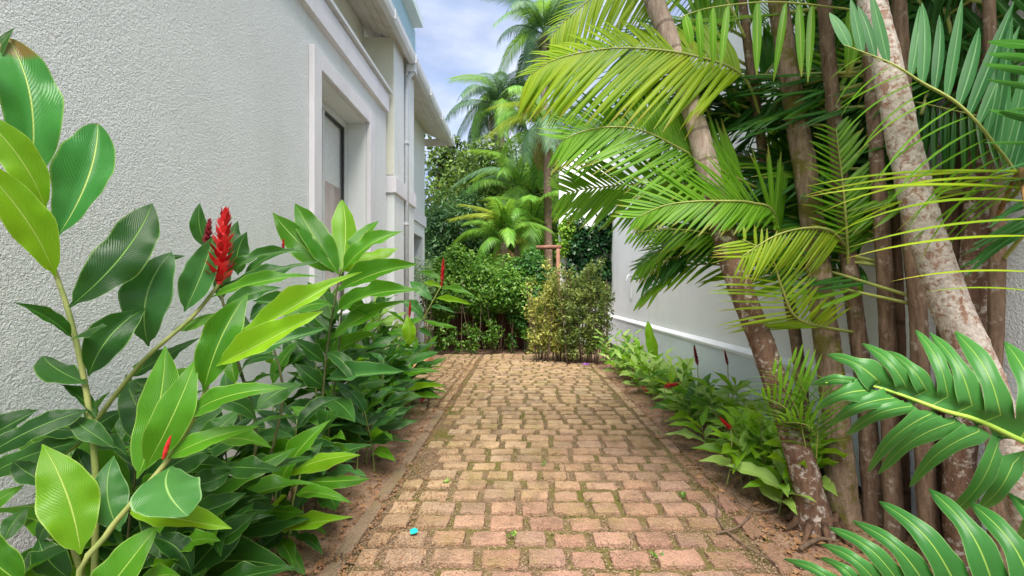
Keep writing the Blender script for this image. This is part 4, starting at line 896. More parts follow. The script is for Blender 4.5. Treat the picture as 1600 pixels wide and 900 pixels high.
frond(S3, pp((1360, 80, 2.1), (1345, 24, 2.0), (1290, 10, 1.95), (1200, 3, 1.9), (1110, 12, 1.88), (1060, 28, 1.86)), 14, .0, .36, (0, .3, 1), (0, -.1, -1), P_MID, .034, (0, 1), (.05, .3), seed=20, start=.15, rm=M_RACH, miss=.42, r0=.006)
for i, (pt, la, lb, mm) in enumerate([(((1190, 205, 2.6), (1150, 172, 2.75), (1110, 182, 2.85), (1070, 220, 2.9)), .32, .42, P_MID), (((1203, 310, 2.6), (1235, 252, 2.72), (1285, 235, 2.78)), .34, .34, P_MID), (((1166, 50, 2.58), (1200, -15, 2.7), (1255, -25, 2.72), (1300, 15, 2.75)), .2, .46, P_MID),
        (((1180, 140, 2.6), (1215, 95, 2.72), (1262, 85, 2.75), (1300, 115, 2.78)), .34, .40, P_DARK), (((1215, 380, 2.6), (1150, 345, 2.75), (1085, 350, 2.85), (1040, 380, 2.9)), .28, .3, P_MID), (((1330, 330, 2.28), (1290, 270, 2.45), (1240, 250, 2.5), (1190, 275, 2.55)), .3, .36, P_DARK), (((1166, 60, 2.58), (1100, 30, 2.75), (1040, 50, 2.85), (1000, 100, 2.9)), .34, .42, P_MID)]):
    frond(S1 if i != 5 else S2, pp(*pt), 30, la, lb, (.1, .1, 1), (.1, -.1, -1), mm, .026, (0, 1), (.4, 1.2), seed=600 + i, facing=(.05, -.8, .6), start=.15, split=False)
# right-hand frond with broad upright leaflets and thin hanging ones
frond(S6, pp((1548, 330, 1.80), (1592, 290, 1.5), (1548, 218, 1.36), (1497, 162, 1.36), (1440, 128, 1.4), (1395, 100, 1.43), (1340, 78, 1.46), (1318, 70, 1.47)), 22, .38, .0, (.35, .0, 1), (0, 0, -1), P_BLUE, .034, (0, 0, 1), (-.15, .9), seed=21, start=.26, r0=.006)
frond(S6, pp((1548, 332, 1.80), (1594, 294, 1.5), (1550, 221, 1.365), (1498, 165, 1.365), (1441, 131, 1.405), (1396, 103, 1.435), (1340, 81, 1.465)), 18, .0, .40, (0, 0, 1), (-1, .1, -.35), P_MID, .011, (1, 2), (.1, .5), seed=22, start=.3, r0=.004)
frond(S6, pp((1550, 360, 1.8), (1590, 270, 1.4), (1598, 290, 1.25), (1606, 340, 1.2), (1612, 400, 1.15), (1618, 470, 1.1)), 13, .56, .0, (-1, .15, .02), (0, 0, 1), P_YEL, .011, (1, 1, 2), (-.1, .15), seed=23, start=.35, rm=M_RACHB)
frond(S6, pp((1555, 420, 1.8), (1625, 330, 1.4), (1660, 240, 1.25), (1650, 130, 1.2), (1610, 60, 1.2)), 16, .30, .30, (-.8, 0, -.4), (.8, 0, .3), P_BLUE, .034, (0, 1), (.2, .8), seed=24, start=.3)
# darker fronds behind, against the wall
dk = random.Random(77)
for i in range(36):
    e, tp, pts = SL[dk.choice((0, 0, 1, 2, 2, 4, 5))]
    b = pts[dk.randrange(2, len(pts) - 1)] if len(pts) > 3 else pts[-1]
    b = b + V((0, .03, dk.uniform(0, .2))); az = dk.uniform(math.pi * .48, math.pi * 1.15); L_ = dk.uniform(.7, 1.1); el = dk.uniform(.1, .9)
    h_ = V((math.cos(az), math.sin(az) * .8, 0)).normalized()
    pt = [b, b + h_ * L_ * .35 + V((0, 0, L_ * .4 * math.sin(el))), b + h_ * L_ * .72 + V((0, 0, L_ * .5 * math.sin(el))), b + h_ * L_ + V((0, 0, L_ * (.4 * math.sin(el) - .15)))]
    for k_, q in enumerate(pt):
        q.x = min(q.x, 1.9)
        if k_: q.y = max(q.y, 2.55 + .1 * k_)
    sd2 = h_.cross(V((0, 0, 1)))
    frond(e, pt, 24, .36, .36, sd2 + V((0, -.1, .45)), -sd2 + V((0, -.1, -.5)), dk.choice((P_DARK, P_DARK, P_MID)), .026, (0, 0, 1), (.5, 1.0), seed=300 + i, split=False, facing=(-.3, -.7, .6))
for i in range(22):
    e, tp, pts = SL[dk.choice((1, 2, 3, 4, 5, 6, 7))]
    y0 = dk.uniform(1.5, 2.9); z0 = dk.uniform(1.7, 3.0); sg = dk.choice((-1, 1, 1)); L_ = dk.uniform(.5, .9); x0 = dk.uniform(1.80, 1.9)
    a0 = V((e.location.x - .02, e.location.y + .03, z0 - .1)); a0.x = min(a0.x, 1.9)
    pt = [a0, V((x0, (a0.y + y0) / 2, z0 + .12)), V((x0, y0 + sg * L_ * .4, z0 + .05)), V((x0 - .03, y0 + sg * L_ * .9, z0 - .22))]
    frond(e, pt, 22, .34, .34, (-.12, .3 * sg, 1), (-.12, .3 * sg, -1), dk.choice((P_DARK, P_DARK, P_DARK, P_MID)), .026, (0, 1), (.5, 1.0), seed=500 + i, split=False, facing=(-.8, -.5, .3))
# sucker sprouts low on the leaning trunk
for i, (a, b, c) in enumerate([((1262, 720), (1245, 640), (1205, 580)), ((1268, 710), (1262, 630), (1235, 560)), ((1275, 720), (1280, 650), (1290, 590)), ((1260, 690), (1230, 640), (1190, 620)), ((1285, 700), (1262, 665), (1215, 660))]):
    frond(pb, pp((a[0], a[1], 2.2), (b[0], b[1], 2.12), (c[0], c[1], 2.06)), 11, .21, .21, (-.8, 0, .5), (.8, 0, .4), P_MID, .015, (1, 2), (.5, 1.2), seed=40 + i, r0=.004, split=False)

# ------------------------------------------------------------------ philodendron
ph = empty('philodendron', (1.35, .85, 0), 'large deeply lobed dark green leaves at the bottom right corner', 'plant')
def z1(x, y): return (1230 + x / 3.914, 490 + y / 3.914)
def z2(x, y): return (1210 + x / 4.103, 690 + y / 4.103)
def lobed_leaf(rib, lobes, depth, wid):
    """rib: midrib points (photo), lobes: (rib pos a, rib pos b, sinus a, sinus b, tip, halfwidth px)"""
    def rp(s):
        i = min(int(s), len(rib) - 2); f = s - i; return V(rib[i]).lerp(V(rib[i+1]), f)
    def to3(p, lift=0):
        return pw(p.x, p.y, depth(p.x, p.y) - lift)
    vs_, uv, fs, vv, vf = [], [], [], MB(), None
    for (sa, sb, A, B, tip, hw) in lobes:
        A, B, tip = V(A), V(B), V(tip); a0, b0 = rp(sa), rp(sb); c0 = rp((sa + sb) / 2)
        mid = (A + B) / 2; axis = (tip - mid); Ln = axis.length; ax = axis / Ln; pr = V((-ax.y, ax.x))
        if (B - A).dot(pr) < 0: pr = -pr
        rows = []
        for k in range(4): f = k / 3; rows.append((a0.lerp(A, f), b0.lerp(B, f)))
        n = 14
        for k in range(1, n + 1):
            f = k / n; c = mid.lerp(tip, f) + pr * ((1 if pr.dot(V((.7, -.7))) > 0 else -1) * .09 * Ln * math.sin(f * math.pi))
            wbase = (B - A).length / 2
            g_ = min(1, f * 1.5); g_ = g_ * g_ * (3 - 2 * g_); w = (wbase * .95 * (1 - g_) + hw * .70 * g_) * max(0, 1 - max(0, (f - .5) / .5) ** 2.4) ** .75
            w *= 1 + .09 * math.sin(f * 12 + sa * 5)
            if k == n: w = hw * .05
            rows.append((c - pr * w, c + pr * w))
        n0 = len(vs_); nx = 6
        for k, (l_, r_) in enumerate(rows):
            for j in range(nx + 1):
                u = j / nx; p = l_.lerp(r_, u); lift = .004 * math.sin(math.pi * u) - .003 * (abs(u - .5) < .1)
                if k < 5: lift *= max(0, k - 2) / 3
                fdist = max(0, k - 2) / 15
                vs_.append(to3(p, lift + .05 * math.sin(fdist * 2.2) - .10 * fdist ** 2)); uv.append((u if k > 4 else .5 + (u - .5) * (.86 + .028 * k), k / 17))
        for k in range(len(rows) - 1):
            for j in range(nx): q = n0 + k * (nx + 1) + j; fs.append((q, q + 1, q + nx + 2, q + nx + 1))
    me = mesh('leaf', [v - ph.location for v in vs_], fs, uv, True, PH)
    bm = bmesh.new(); bm.from_mesh(me); bmesh.ops.remove_doubles(bm, verts=bm.verts, dist=.0015); bmesh.ops.recalc_face_normals(bm, faces=bm.faces); bm.to_mesh(me); bm.free()
    o = ob('leaf', me, ph)
    pts = [to3(V(q), .004) for q in rib]
    rr = MB().tube([p - ph.location for p in pts], lerpn(wid, .0015, len(pts)), 8, sub=4).build('midrib', PH_RIB, o, True)
    return o
rib1 = [(1690, 722), (1640, 704), (1600, 690), (1529, 657), (1473, 641), (1419, 621), (1370, 605), (1337, 600), (1290, 598)]
dep1 = lambda x, y: 1.02 + .00035 * (1600 - x) + .0004 * abs(y - 640) 
lob1 = [ # upper row, from right to left along the midrib
 (1.2, 2.6, (1650, 640), z1(1395, 645), z1(1330, 172), 24), (2.6, 3.4, z1(1395, 645), z1(1220, 595), z1(1025, 108), 23), (3.4, 4.0, z1(1220, 595), z1(1045, 528), z1(872, 118), 15), (4.0, 4.7, z1(1045, 528), z1(922, 488), z1(785, 100), 15),
 (4.7, 5.2, z1(922, 488), z1(790, 455), z1(600, 226), 11), (5.2, 5.9, z1(790, 455), z1(668, 437), z1(460, 183), 13), (5.9, 6.6, z1(668, 437), z1(467, 405), z1(243, 250), 12),
 (6.6, 7.9, z1(467, 405), z1(425, 447), z1(148, 434), 11),
 # lower row
 (6.0, 6.6, z1(425, 447), z1(590, 488), z1(175, 588), 12), (5.2, 6.0, z1(590, 488), z1(715, 542), z1(252, 686), 13), (4.5, 5.2, z1(715, 542), z1(805, 590), z1(362, 742), 14), (3.9, 4.5, z1(805, 590), z1(945, 640), (1356, 738), 14),
 (3.4, 3.9, z1(945, 640), z1(1095, 690), (1372, 741), 15), (2.8, 3.4, z1(1095, 690), z1(1250, 745), (1421, 761), 17), (2.0, 2.8, z1(1250, 745), (1566, 712), (1481, 808), 20), (1.4, 2.0, (1566, 712), (1600, 735), (1524, 799), 19), (.6, 1.4, (1600, 735), (1640, 760), (1590, 850), 20)]
lobed_leaf(rib1, lob1, dep1, .0085)
rib2 = [(1780, 1090), (1700, 1040), (1620, 1000), (1540, 970), (1460, 945), (1390, 930), (1330, 925), (1290, 930)]
dep2 = lambda x, y: .98 + .0002 * (1600 - x) + .0003 * (960 - y)
lob2 = [(0, 1.0, (1720, 960), (1650, 935), (1575, 770), 24), (1.0, 2.0, (1650, 935), (1585, 920), z2(1250, 385), 22), (2.0, 2.9, (1585, 920), (1520, 912), z2(990, 303), 21), (2.9, 3.7, (1520, 912), (1462, 905), z2(672, 383), 19),
 (3.7, 4.4, (1462, 905), (1420, 905), z2(500, 508), 14), (4.4, 5.0, (1420, 905), (1385, 908), z2(350, 550), 13), (5.0, 5.6, (1385, 908), (1355, 912), z2(296, 655), 12), (5.6, 6.2, (1355, 912), (1330, 918), z2(290, 742), 9), (6.2, 7, (1330, 918), (1310, 935), z2(58, 752), 10),
 (5.0, 6.2, (1310, 945), (1370, 955), (1270, 1000), 14), (3.8, 5.0, (1370, 955), (1440, 975), (1350, 1060), 16), (2.5, 3.8, (1440, 975), (1520, 1010), (1450, 1110), 18)]
lobed_leaf(rib2, lob2, dep2, .0085)
for a, b in (((1690, 722), 1.0), ((1780, 1090), .96)):
    e = pw(a[0], a[1], b); MB().tube([V((1.45, .75, .0)), V((1.5, .8, .35)), e + V((.14, -.02, -.05)), e], [.018, .014, .011, .010], 8, sub=5).build('petiole', PH_RIB, ph, True, rel(ph))
MB().tube([V((1.45, .76, -.02)), V((1.46, .75, .2)), V((1.48, .76, .36))], [.045, .04, .02], 10, sub=3, wob=.2).build('stem', B_BROWN, ph, True, rel(ph))

# ------------------------------------------------------------------ leaf-mass shrubs and trees
def leafmass(name, parent, clumps, n, size, m, seed, aspect=.5, droop=0.0):
    """clumps: list of (centre, radii). Leaves are bent kites spread through the clumps, denser near the skin."""
    rg = np.random.default_rng(seed); K = len(clumps)
    vol = np.array([max(c[1][0] * c[1][1] + c[1][1] * c[1][2] + c[1][0] * c[1][2], 1e-4) for c in clumps]); pr = vol / vol.sum()
    w = rg.choice(K, n, p=pr); C = np.array([c[0] for c in clumps])[w]; Rr = np.array([c[1] for c in clumps])[w]
    d = rg.normal(size=(n, 3)); d /= np.linalg.norm(d, axis=1)[:, None]
    rad = (.45 + .6 * rg.random(n) ** .55)[:, None]
    P = C + d * Rr * rad
    nv = d * .6 + rg.normal(size=(n, 3)) * .55 + np.array([0, 0, .45]); nv /= np.linalg.norm(nv, axis=1)[:, None]
    a = np.cross(nv, rg.normal(size=(n, 3))); a[:, 2] -= droop; a -= nv * (a * nv).sum(1)[:, None]; a /= np.linalg.norm(a, axis=1)[:, None]
    b = np.cross(nv, a); s = size * (.6 + .8 * rg.random(n))[:, None]
    v0 = P; v1 = P + a * s * .5 + b * s * aspect * .5 + nv * s * .10; v2 = P + a * s; v3 = P + a * s * .5 - b * s * aspect * .5 + nv * s * .10
    co = np.stack([v0, v1, v2, v3], 1).reshape(-1, 3) - np.array(parent.location if parent else (0, 0, 0))
    me = bpy.data.meshes.new(name); me.vertices.add(4 * n); me.vertices.foreach_set('co', co.astype(np.float32).ravel())
    me.loops.add(4 * n); me.loops.foreach_set('vertex_index', np.arange(4 * n, dtype=np.int32)); me.polygons.add(n); me.polygons.foreach_set('loop_start', np.arange(0, 4 * n, 4, dtype=np.int32))
    me.update(calc_edges=True); me.validate(); me.materials.append(m)
    o = ob(name, me, parent); o['kind'] = 'stuff'; return o
def blobs(c, r, n, seed, sub=.38, low=-.6):
    rr = random.Random(seed); out = []
    for k in range(n):
        while True:
            d = V((rr.gauss(0, 1), rr.gauss(0, 1), rr.gauss(0, 1))).normalized()
            if d.z > low: break
        f = rr.uniform(.45, .85); q = rr.uniform(.65, 1.2) * sub
        out.append(((c[0] + d.x * r[0] * f, c[1] + d.y * r[1] * f, c[2] + d.z * r[2] * f), (r[0] * q, r[1] * q, r[2] * q)))
    return out
def shrub(name, lab, cat_, cx, cy, rx, ry, z0, z1_, n, size, m, seed, stems=12, grp=None, nb_=22, aspect=.5, low=0, lown=0):
    e = empty(name, (cx, cy, 0), lab, cat_, grp); r = random.Random(seed); b = MB()
    zc = (z0 + z1_) / 2; rz = (z1_ - z0) / 2
    for k in range(stems):
        bx, by = cx + r.uniform(-.75, .75) * rx, cy + r.uniform(-.8, .3) * ry
        tx, ty = bx + r.uniform(-.3, .3) * rx, by + r.uniform(-.3, .3) * ry
        b.tube([(bx, by, -.02), (bx + (tx - bx) * .4 + r.uniform(-.05, .05), by + (ty - by) * .4, z0 * .6 + .1), (tx, ty, zc + r.uniform(-.2, .4) * rz)], [.009, .007, .003], 5, sub=3)
    b.build('stems', M_TWIG, e, True, rel(e))
    cl = blobs((cx, cy, zc), (rx, ry, rz), nb_, seed)
    leafmass('foliage', e, cl, n, size, m, seed, aspect)
    if lown: leafmass('low_foliage', e, [((cx + r.uniform(-.9, .9) * rx, cy + r.uniform(-.9, .2) * ry, r.uniform(.1, z0 + .3)), (.09, .09, .14)) for _ in range(16)], lown, size, m, seed + 1, aspect)
    return e
HG = 'hedge shrubs across the end of the path'
shrub('hedge_shrub', 'light green rounded hedge shrub at the left end of the path, next to the house', 'shrub', -1.45, 8.85, .75, .5, .30, 2.02, 12000, .068, FO_HEDGE, 1, 16, HG, 26, .5, lown=700)
shrub('hedge_shrub', 'tallest bushy green hedge shrub in the middle across the end of the path', 'shrub', -.45, 8.95, .78, .55, .28, 2.02, 14000, .068, FO_HEDGE, 2, 18, HG, 28, .5, lown=800)
shrub('hedge_shrub', 'dark green hedge shrub with open stems below, left of the golden shrub', 'shrub', 0.22, 9.0, .52, .45, .28, 2.05, 10000, .070, FO_DARKH, 3, 12, HG, 22, .5, lown=600)
shrub('wispy_shrub', 'pale fine leaved wispy shrub by the far corner of the house', 'shrub', -1.95, 8.2, .32, .32, .9, 1.95, 1700, .05, FO_WISP, 4, 6, None, 14, .35)
def upright(lab, cx, cy, rx, h, n, m, seed):
    e = empty('golden_shrub', (cx, cy, 0), lab, 'shrub', 'upright shrubs before the end wall'); r = random.Random(seed); b = MB(); cl = []
    for k in range(28):
        bx, by = cx + r.uniform(-.75, .75) * rx, cy + r.uniform(-.18, .18); tx, ty = bx + r.uniform(-.25, .25), by + r.uniform(-.12, .12); hh = h * r.uniform(.6, 1)
        b.tube([(bx, by, -.02), ((bx + tx) / 2 + r.uniform(-.03, .03), by, hh * .5), (tx, ty, hh)], [.011, .008, .003], 5, sub=3)
        for q in range(7):
            t = r.uniform(.15, 1.02); cl.append(((bx + (tx - bx) * t + r.uniform(-.07, .07), by + (ty - by) * t + r.uniform(-.07, .07), hh * t), (.085, .085, .10)))
    b.build('stems', M_TWIG, e, True, rel(e)); leafmass('foliage', e, cl, n, .06, m, seed, .42); return e
upright('golden yellow upright shrub standing in front of the white end wall', 0.46, 7.65, .32, 1.66, 4600, FO_YEL, 21)
upright('olive green upright shrub between the golden shrub and the boundary wall', 1.04, 7.45, .46, 1.70, 8500, FO_OLIVE, 22)
leafmass('x', None, [((0, 0, -50), (.1, .1, .1))], 1, .01, FO_YEL, 1); bpy.data.objects.remove(bpy.data.objects['x'])
# ivy on the end wall
iv = empty('ivy', (1.5, 10.1, 0), 'dark glossy ivy climbing over the white end wall', 'ivy'); r = random.Random(5)
cl = [((r.uniform(1.12, 1.98), 10.12 + r.uniform(-.12, .04), r.uniform(1.25, 2.9)), (.2, .12, .2)) for _ in range(34)]
b = MB()
for k in range(9):
    x = r.uniform(1.15, 1.95); b.tube([(x, 10.17, 0), (x + r.uniform(-.1, .1), 10.16, .8), (x + r.uniform(-.2, .2), 10.15, 1.6), (x + r.uniform(-.2, .2), 10.15, 2.6)], [.02, .015, .012, .006], 6, sub=3)
b.build('vines', M_TWIG, iv, True, rel(iv)); leafmass('foliage', iv, cl, 5200, .10, FO_IVY, 31, .7, .8)
leafmass('young_shoots', iv, [((.98 + r.uniform(-.12, .12), 10.08, r.uniform(1.9, 2.9)), (.14, .12, .16)) for _ in range(9)], 1100, .085, FO_IVYL, 33, .6, .3)

def tree(name, lab, cx, cy, rx, ry, z0, z1_, n, size, m, seed, nb_=34, tr=.16, bark=B_SHADE, sub=.34, aspect=.5, droop=0, grp='trees beyond the hedge'):
    e = empty(name, (cx, cy, 0), lab, 'tree', grp); r = random.Random(seed); zc = (z0 + z1_) / 2; rz = (z1_ - z0) / 2
    cl = blobs((cx, cy, zc), (rx, ry, rz), nb_, seed, sub, -.9)
    tk = MB().tube([(cx, cy, -.05), (cx + .05, cy, z0 + .2), (cx - .05, cy, zc), (cx, cy, z1_ - rz * .3)], [tr * 1.3, tr, tr * .6, tr * .15], 10, sub=4, wob=.1).build('trunk', bark, e, True, rel(e))
    b = MB()
    for k in range(min(nb_, 16)):
        c = cl[k][0]; z = max(z0 * .8 + .3, c[2] - rz * .6)
        b.tube([(cx, cy, z), (cx + (c[0] - cx) * .5, cy + (c[1] - cy) * .5, z + (c[2] - z) * .6), c], [tr * .35, tr * .2, tr * .05], 5, sub=3)
    b.build('limbs', bark, e, True, rel(e)); leafmass('crown', e, cl, n, size, m, seed, aspect, droop); return e
tree('bamboo_like_tree', 'dense dark drooping tree filling the gap beside the house', -2.1, 13.5, 1.15, .9, .5, 4.6, 15000, .15, FO_DARK, 41, 40, .12, aspect=.28, droop=1.2)
tree('broadleaf_tree', 'taller olive green tree behind the dark drooping one, at the eave tip', -3.6, 19, 2.4, 1.6, 1.0, 8.0, 12000, .2, FO_TREE, 42, 40, .2)
tree('slender_tree', 'light airy treetop rising against the sky left of the far palms', -2.3, 21, 1.0, .9, 4.4, 8.3, 1500, .2, FO_TREE, 43, 18, .1, sub=.42)
tree('broadleaf_tree', 'mid green bushy tree behind the short palm beyond the hedge', -.4, 17, 2.2, 1.3, .5, 7.4, 15000, .18, FO_TREE, 44, 36, .16)
tree('broadleaf_tree', 'leafy green tree rising behind the white end wall', 1.9, 18, 2.1, 1.4, 1.0, 8.4, 11000, .2, FO_HEDGE, 45, 40, .2)
tree('understorey_shrub_tree', 'low bright green bush behind the hedge at the foot of the short palm', -1.0, 11.3, 1.1, .6, .4, 2.35, 5000, .10, FO_HEDGE, 46, 24, .05)
tree('understorey_shrub_tree', 'low green bush beyond the low wall next to the timber post', .25, 11.2, .55, .5, .4, 2.2, 3000, .10, FO_DARKH, 47, 18, .05)
fw = leafmass('far_wood', None, [((x, 34 + 3 * math.sin(x), 3 + 1.2 * math.sin(x * 1.7)), (2.6, 2, 3.4)) for x in range(-22, 26, 2)], 30000, .45, FO_TREE, 48, .5); tag(fw, 'distant mass of green woodland behind all the trees', 'woodland')

# far palms
def fm(seed, n, L_, leaf, droopz, m, wid=.019):
    r = random.Random(seed); vs_, fs = [], []
    P = [V((0, L_ * t, L_ * (.42 * math.sin(t * 2.0) - droopz * t * t))) for t in [k / 12 for k in range(13)]]
    tb = MB().tube(P, lerpn(.025, .005, 13), 5); vs_ += tb.v; fs += tb.f
    for k in range(n):
        t = .12 + .88 * k / n; i = min(int(t * 12), 11); p = P[i].lerp(P[i+1], t * 12 - i); tan = (P[i+1] - P[i]).normalized()
        for sgn in (-1, 1):
            ln = leaf * (.5 + .5 * math.sin(math.pi * min(1, .2 + .8 * t))) * r.uniform(.8, 1.1)
            d = (V((sgn, 0, -.15)) + tan * (.4 + .7 * t)).normalized(); w = tan.cross(d).cross(d).normalized() * wid
            q1 = p + d * ln * .5 + V((0, 0, -.12 * ln)); q2 = p + d * ln * .85 + V((0, 0, -.5 * ln)); n0 = len(vs_)
            vs_ += [p - w * .5, p + w * .5, q1 + w * .6, q1 - w * .6, q2]; fs += [(n0, n0+1, n0+2, n0+3), (n0+3, n0+2, n0+4)]
    return mesh('frond', vs_, fs, None, False, m)
def far_palm(lab, base, top, tr, n, L_, leaf, mats, seed, el=(-.6, 1.1), bark=B_GREY, dead=0):
    wd = .034 if seed > 5 else .023
    e = empty('palm_tree', base, lab, 'palm', 'palms beyond the hedge'); r = random.Random(seed); top = V(top); base = V(base)
    mid = base.lerp(top, .5) + V((r.uniform(-.15, .15), 0, 0))
    MB().tube([base, mid, top], [tr * 1.25, tr, tr * .8], 10, sub=6, wob=.15).build('trunk', bark, e, True, rel(e))
    ms_ = [fm(seed * 10 + k, 46, L_, leaf, .35 + .3 * k, mats[k % len(mats)], wd) for k in range(3)]
    for k in range(n):
        az = k * 2.4 + r.uniform(-.3, .3); el_ = el[0] + (el[1] - el[0]) * (k / n) + r.uniform(-.1, .1)
        Mx = Matrix.Translation(top - base) @ Matrix.Rotation(az, 4, 'Z') @ Matrix.Rotation(el_, 4, 'X') @ Matrix.Scale(r.uniform(.8, 1.1), 4)
        ob('frond', ms_[k % 3], e, Mx)
    for k in range(dead):
        az = k * 2.1; Mx = Matrix.Translation(top - base + V((0, 0, -.1))) @ Matrix.Rotation(az, 4, 'Z') @ Matrix.Rotation(-1.25, 4, 'X') @ Matrix.Scale(.6, 4)
        ob('dead_frond', fm(seed * 10 + 7, 30, L_, leaf, .5, M_LITTER), e, Mx)
far_palm('short palm with pale trunk and bright arching fronds behind the hedge', (-.62, 11.9, 0), (-.52, 12, 2.55), .12, 15, 1.5, .42, [P_FARG, P_FARG, P_FARY], 3, (-.3, 1.25), B_GREY, 3)
far_palm('low bright palm with fanned fronds left of the timber post', (.3, 13.5, 0), (.25, 13.5, 3.1), .11, 20, 1.8, .55, [P_FARG, P_FARG, P_FARG], 4, (-.6, 1.0), B_BROWN, 0)
far_palm('palm with rough brown trunk and yellowing fronds above the timber post', (.72, 13, 0), (.66, 13, 6.0), .12, 15, 1.9, .6, [P_FARG, P_FAR, P_FARY], 5, (-.8, .9), B_BROWN, 5)
far_palm('leafy green palm massed behind the short palm, below the tall bluish ones', (-.3, 15.2, 0), (-.2, 15.2, 4.7), .12, 20, 2.0, .6, [P_FARG, P_FARG, P_FAR], 4.5, (-.8, 1.0), B_BROWN, 2)
far_palm('tall bluish palm with drooping crown against the sky, left of the other tall palm', (-.95, 20, 0), (-1.05, 20, 9.6), .16, 22, 2.6, .8, [P_FAR, P_FARG, P_FAR], 6, (-.9, 1.0), B_GREY, 3)
far_palm('tallest bluish palm with its crown at the top edge of the picture', (1.0, 19, 0), (.9, 19, 12.3), .16, 22, 2.6, .8, [P_FAR, P_FAR, P_FARG], 7, (-.9, 1.0), B_GREY, 2)

# ------------------------------------------------------------------ small things on the ground
def scatter(name, n, m, fn, parent=None, seed=1, flat=True, lab=None, cat_=None):
    rg = random.Random(seed); vs_, fs = [], []
    for _ in range(n):
        q = fn(rg)
        if q is None: continue
        x, y, z, s, k = q; n0 = len(vs_)
        if k == 'peb':
            a = rg.uniform(0, 6.3); vs_ += [(x + s * math.cos(a + i * 2.1), y + s * math.sin(a + i * 2.1), z) for i in range(3)] + [(x, y, z + s * rg.uniform(.6, 1.1))]
            fs += [(n0, n0+1, n0+3), (n0+1, n0+2, n0+3), (n0+2, n0, n0+3)]
        else:
            a = rg.uniform(0, 6.3); c_, s2 = math.cos(a), math.sin(a); w = .35
            vs_ += [(x, y, z + .002), (x + s * (.5 * c_ - w * s2), y + s * (.5 * s2 + w * c_), z + s * rg.uniform(.05, .4)), (x + s * c_, y + s * s2, z + s * rg.uniform(0, .3)), (x + s * (.5 * c_ + w * s2), y + s * (.5 * s2 - w * c_), z + s * rg.uniform(.05, .4))]
            fs += [(n0, n0+1, n0+2, n0+3)]
    o = ob(name, mesh(name, vs_, fs, None, False, m), parent); o['kind'] = 'stuff'
    if lab: tag(o, lab, cat_)
    return o
def on_path(rg):
    y = 1.5 + 7 * rg.random() ** 1.7; x = rg.uniform(-.8, 1.2)
    d = mnoise.noise(V((x * 2.2, y * 2.2, 3))) + (.5 if (x < -.35 and y < 4.6) else 0) + (.35 if x > .95 else 0)
    if d < rg.uniform(-.5, .6): return None
    return (x, y, .008 + (.016 if rg.random() < .35 else 0), rg.uniform(.002, .006), 'peb')
scatter('path_grit', 60000, M_PEB, on_path, path, 1)
def on_bed(rg):
    if rg.random() < .5: x = rg.uniform(-1.5, -.74) if rg.random() < .7 else rg.uniform(-.9, -.45)
    else: x = rg.uniform(1.1, 1.9)
    y = 1.4 + 6.5 * rg.random() ** 1.6; return (x, y, .012 if abs(x) > .9 else .022, rg.uniform(.002, .008), 'peb')
scatter('soil_crumbs', 24000, M_LITTER, on_bed, None, 2, lab='loose brown soil crumbs and debris along both beds', cat_='debris')
def on_bed2(rg):
    x = rg.uniform(-1.6, -.76) if rg.random() < .45 else rg.uniform(1.1, 1.95); y = 1.3 + 6.5 * rg.random() ** 1.5
    return (x, y, .016, rg.uniform(.012, .045), 'leaf')
scatter('leaf_litter', 2600, M_LITTER, on_bed2, None, 3, lab='dry brown fallen leaves scattered over both soil beds', cat_='leaf litter')
def moss_(rg):
    y = 1.5 + 7 * rg.random() ** 1.3; x = rg.uniform(-1.5 if y > 4.5 else -.8, 1.15)
    if mnoise.noise(V((x * 1.6, y * 1.6, 21))) + .09 * (y - 3.5) < rg.uniform(-.1, .55): return None
    return (x, y, .004, rg.uniform(.008, .020), 'leaf')
scatter('joint_moss', 26000, M_MOSS, moss_, path, 4)
def soilmoss(rg):
    x = rg.uniform(1.14, 1.9) if rg.random() < .75 else rg.uniform(-1.2, -.76); y = 1.6 + 6 * rg.random() ** 1.3
    if mnoise.noise(V((x * 2, y * 2, 31))) < rg.uniform(0, .6): return None
    return (x, y, .008, rg.uniform(.008, .022), 'leaf')
scatter('ground_moss', 9000, M_MOSS, soilmoss, None, 6, lab='thin green moss on the bare soil of the beds', cat_='moss')
# weeds between the stones
for i, (x, y, lab) in enumerate(((695, 760, 'tiny weed left of the centre of the path'), (802, 843, 'tiny weed in the foreground joint, middle of the path'), (848, 732, 'small green sprout in a joint halfway down the path'), (1066, 781, 'small weed on the right side of the foreground paving'), (1028, 682, 'grass tuft by the right kerb stones'), (1028, 877, 'tiny weed at the bottom edge right of centre'))):
    D = F * H / (y - CY); c = V(((x - CX) / F * D, D, .02)); r = random.Random(i); vs_, fs, uv = [], [], []
    for k in range(16):
        a = r.uniform(0, 6.3); el = r.uniform(.2, 1.1); L_ = r.uniform(.010, .030); d = V((math.cos(a) * math.cos(el), math.sin(a) * math.cos(el), math.sin(el))); s2 = V((-math.sin(a), math.cos(a), 0)) * L_ * .22; n0 = len(vs_)
        p = V((r.uniform(-.02, .02), r.uniform(-.02, .02), 0)); vs_ += [p, p + d * L_ * .5 + s2, p + d * L_, p + d * L_ * .5 - s2]; fs.append((n0, n0+1, n0+2, n0+3))
    o = ob('weed', mesh('weed', vs_, fs, None, False, FO_HEDGE)); o.location = c; tag(o, lab, 'weed', 'weeds in the paving')
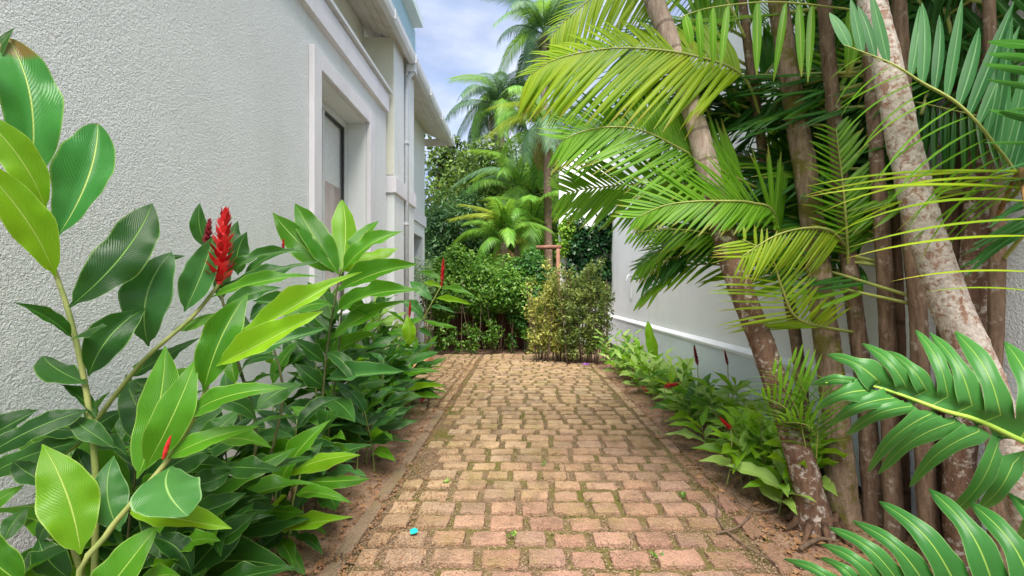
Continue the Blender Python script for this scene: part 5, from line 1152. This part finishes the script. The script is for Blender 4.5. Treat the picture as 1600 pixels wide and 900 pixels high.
# turquoise scrap, fallen purple flower
D = F * H / (843 - CY); vs_ = [V((math.cos(a) * r_, math.sin(a) * r_ * .8, z)) for a, r_, z in ((.2, .02, .012), (1.1, .024, .018), (2.0, .018, .008), (3.0, .022, .02), (4.0, .02, .006), (5.2, .024, .014))] + [V((.002, .003, .03))]
o = ob('plastic_scrap', mesh('plastic_scrap', vs_, [(i, (i + 1) % 6, 6) for i in range(6)], None, False, plain('turquoise_plastic', (.02, .55, .50), .4))); o.location = ((647 - CX) / F * D, D, .026); tag(o, 'crumpled turquoise scrap on the foreground pavers', 'litter')
D = F * H / (574 - CY); vs_, fs = [], []
for k in range(6):
    a = k * 1.05; n0 = len(vs_); c_, s2 = math.cos(a), math.sin(a)
    vs_ += [(0, 0, .01), (.04 * c_ - .02 * s2, .04 * s2 + .02 * c_, .035), (.075 * c_, .075 * s2, .02), (.04 * c_ + .02 * s2, .04 * s2 - .02 * c_, .035)]; fs.append((n0, n0+1, n0+2, n0+3))
o = ob('fallen_flower', mesh('fallen_flower', vs_, fs, None, False, plain('purple_petal', (.36, .10, .50), .6))); o.location = ((915 - CX) / F * D, D, .03); tag(o, 'fallen purple flower on the paving before the olive shrub', 'flower')
# roots and twigs across the right kerb
def gp(x, y, z=.02): D = F * H / (y - CY) * (1 - z / H); return V(((x - CX) / F * D, D, z))
tw = [([(1122, 775), (1120, 800), (1128, 822), (1150, 842), (1180, 862), (1215, 880)], .005, 'long thin pale root crossing the right kerb into the paving'), ([(1120, 833), (1150, 825), (1170, 808), (1172, 800)], .006, 'short forked root on the paving beside the long pale root'),
      ([(1165, 745), (1148, 760), (1152, 778), (1168, 792), (1195, 800)], .005, 'curled brown root on the soil left of the leaning trunk foot'), ([(1255, 780), (1225, 790), (1200, 798), (1170, 796)], .008, 'brown surface root running out from the leaning trunk foot'),
      ([(882, 728), (886, 745), (880, 752)], .003, 'tiny bent twig on the paving, centre'), ([(925, 778), (918, 783), (914, 785)], .004, 'tiny dark twig on the paving, right of centre'), ([(1250, 858), (1280, 842), (1310, 846)], .01, 'thick root on the soil at the bottom right')]
for pts, rr, lab in tw:
    o = MB().tube([gp(*q, .034 if i % 2 else .030) for i, q in enumerate(pts)], [rr] * (len(pts) - 1) + [rr * .5], 6, sub=5).build('root_twig', M_TWIG, None, True); tag(o, lab, 'root', 'roots and twigs')
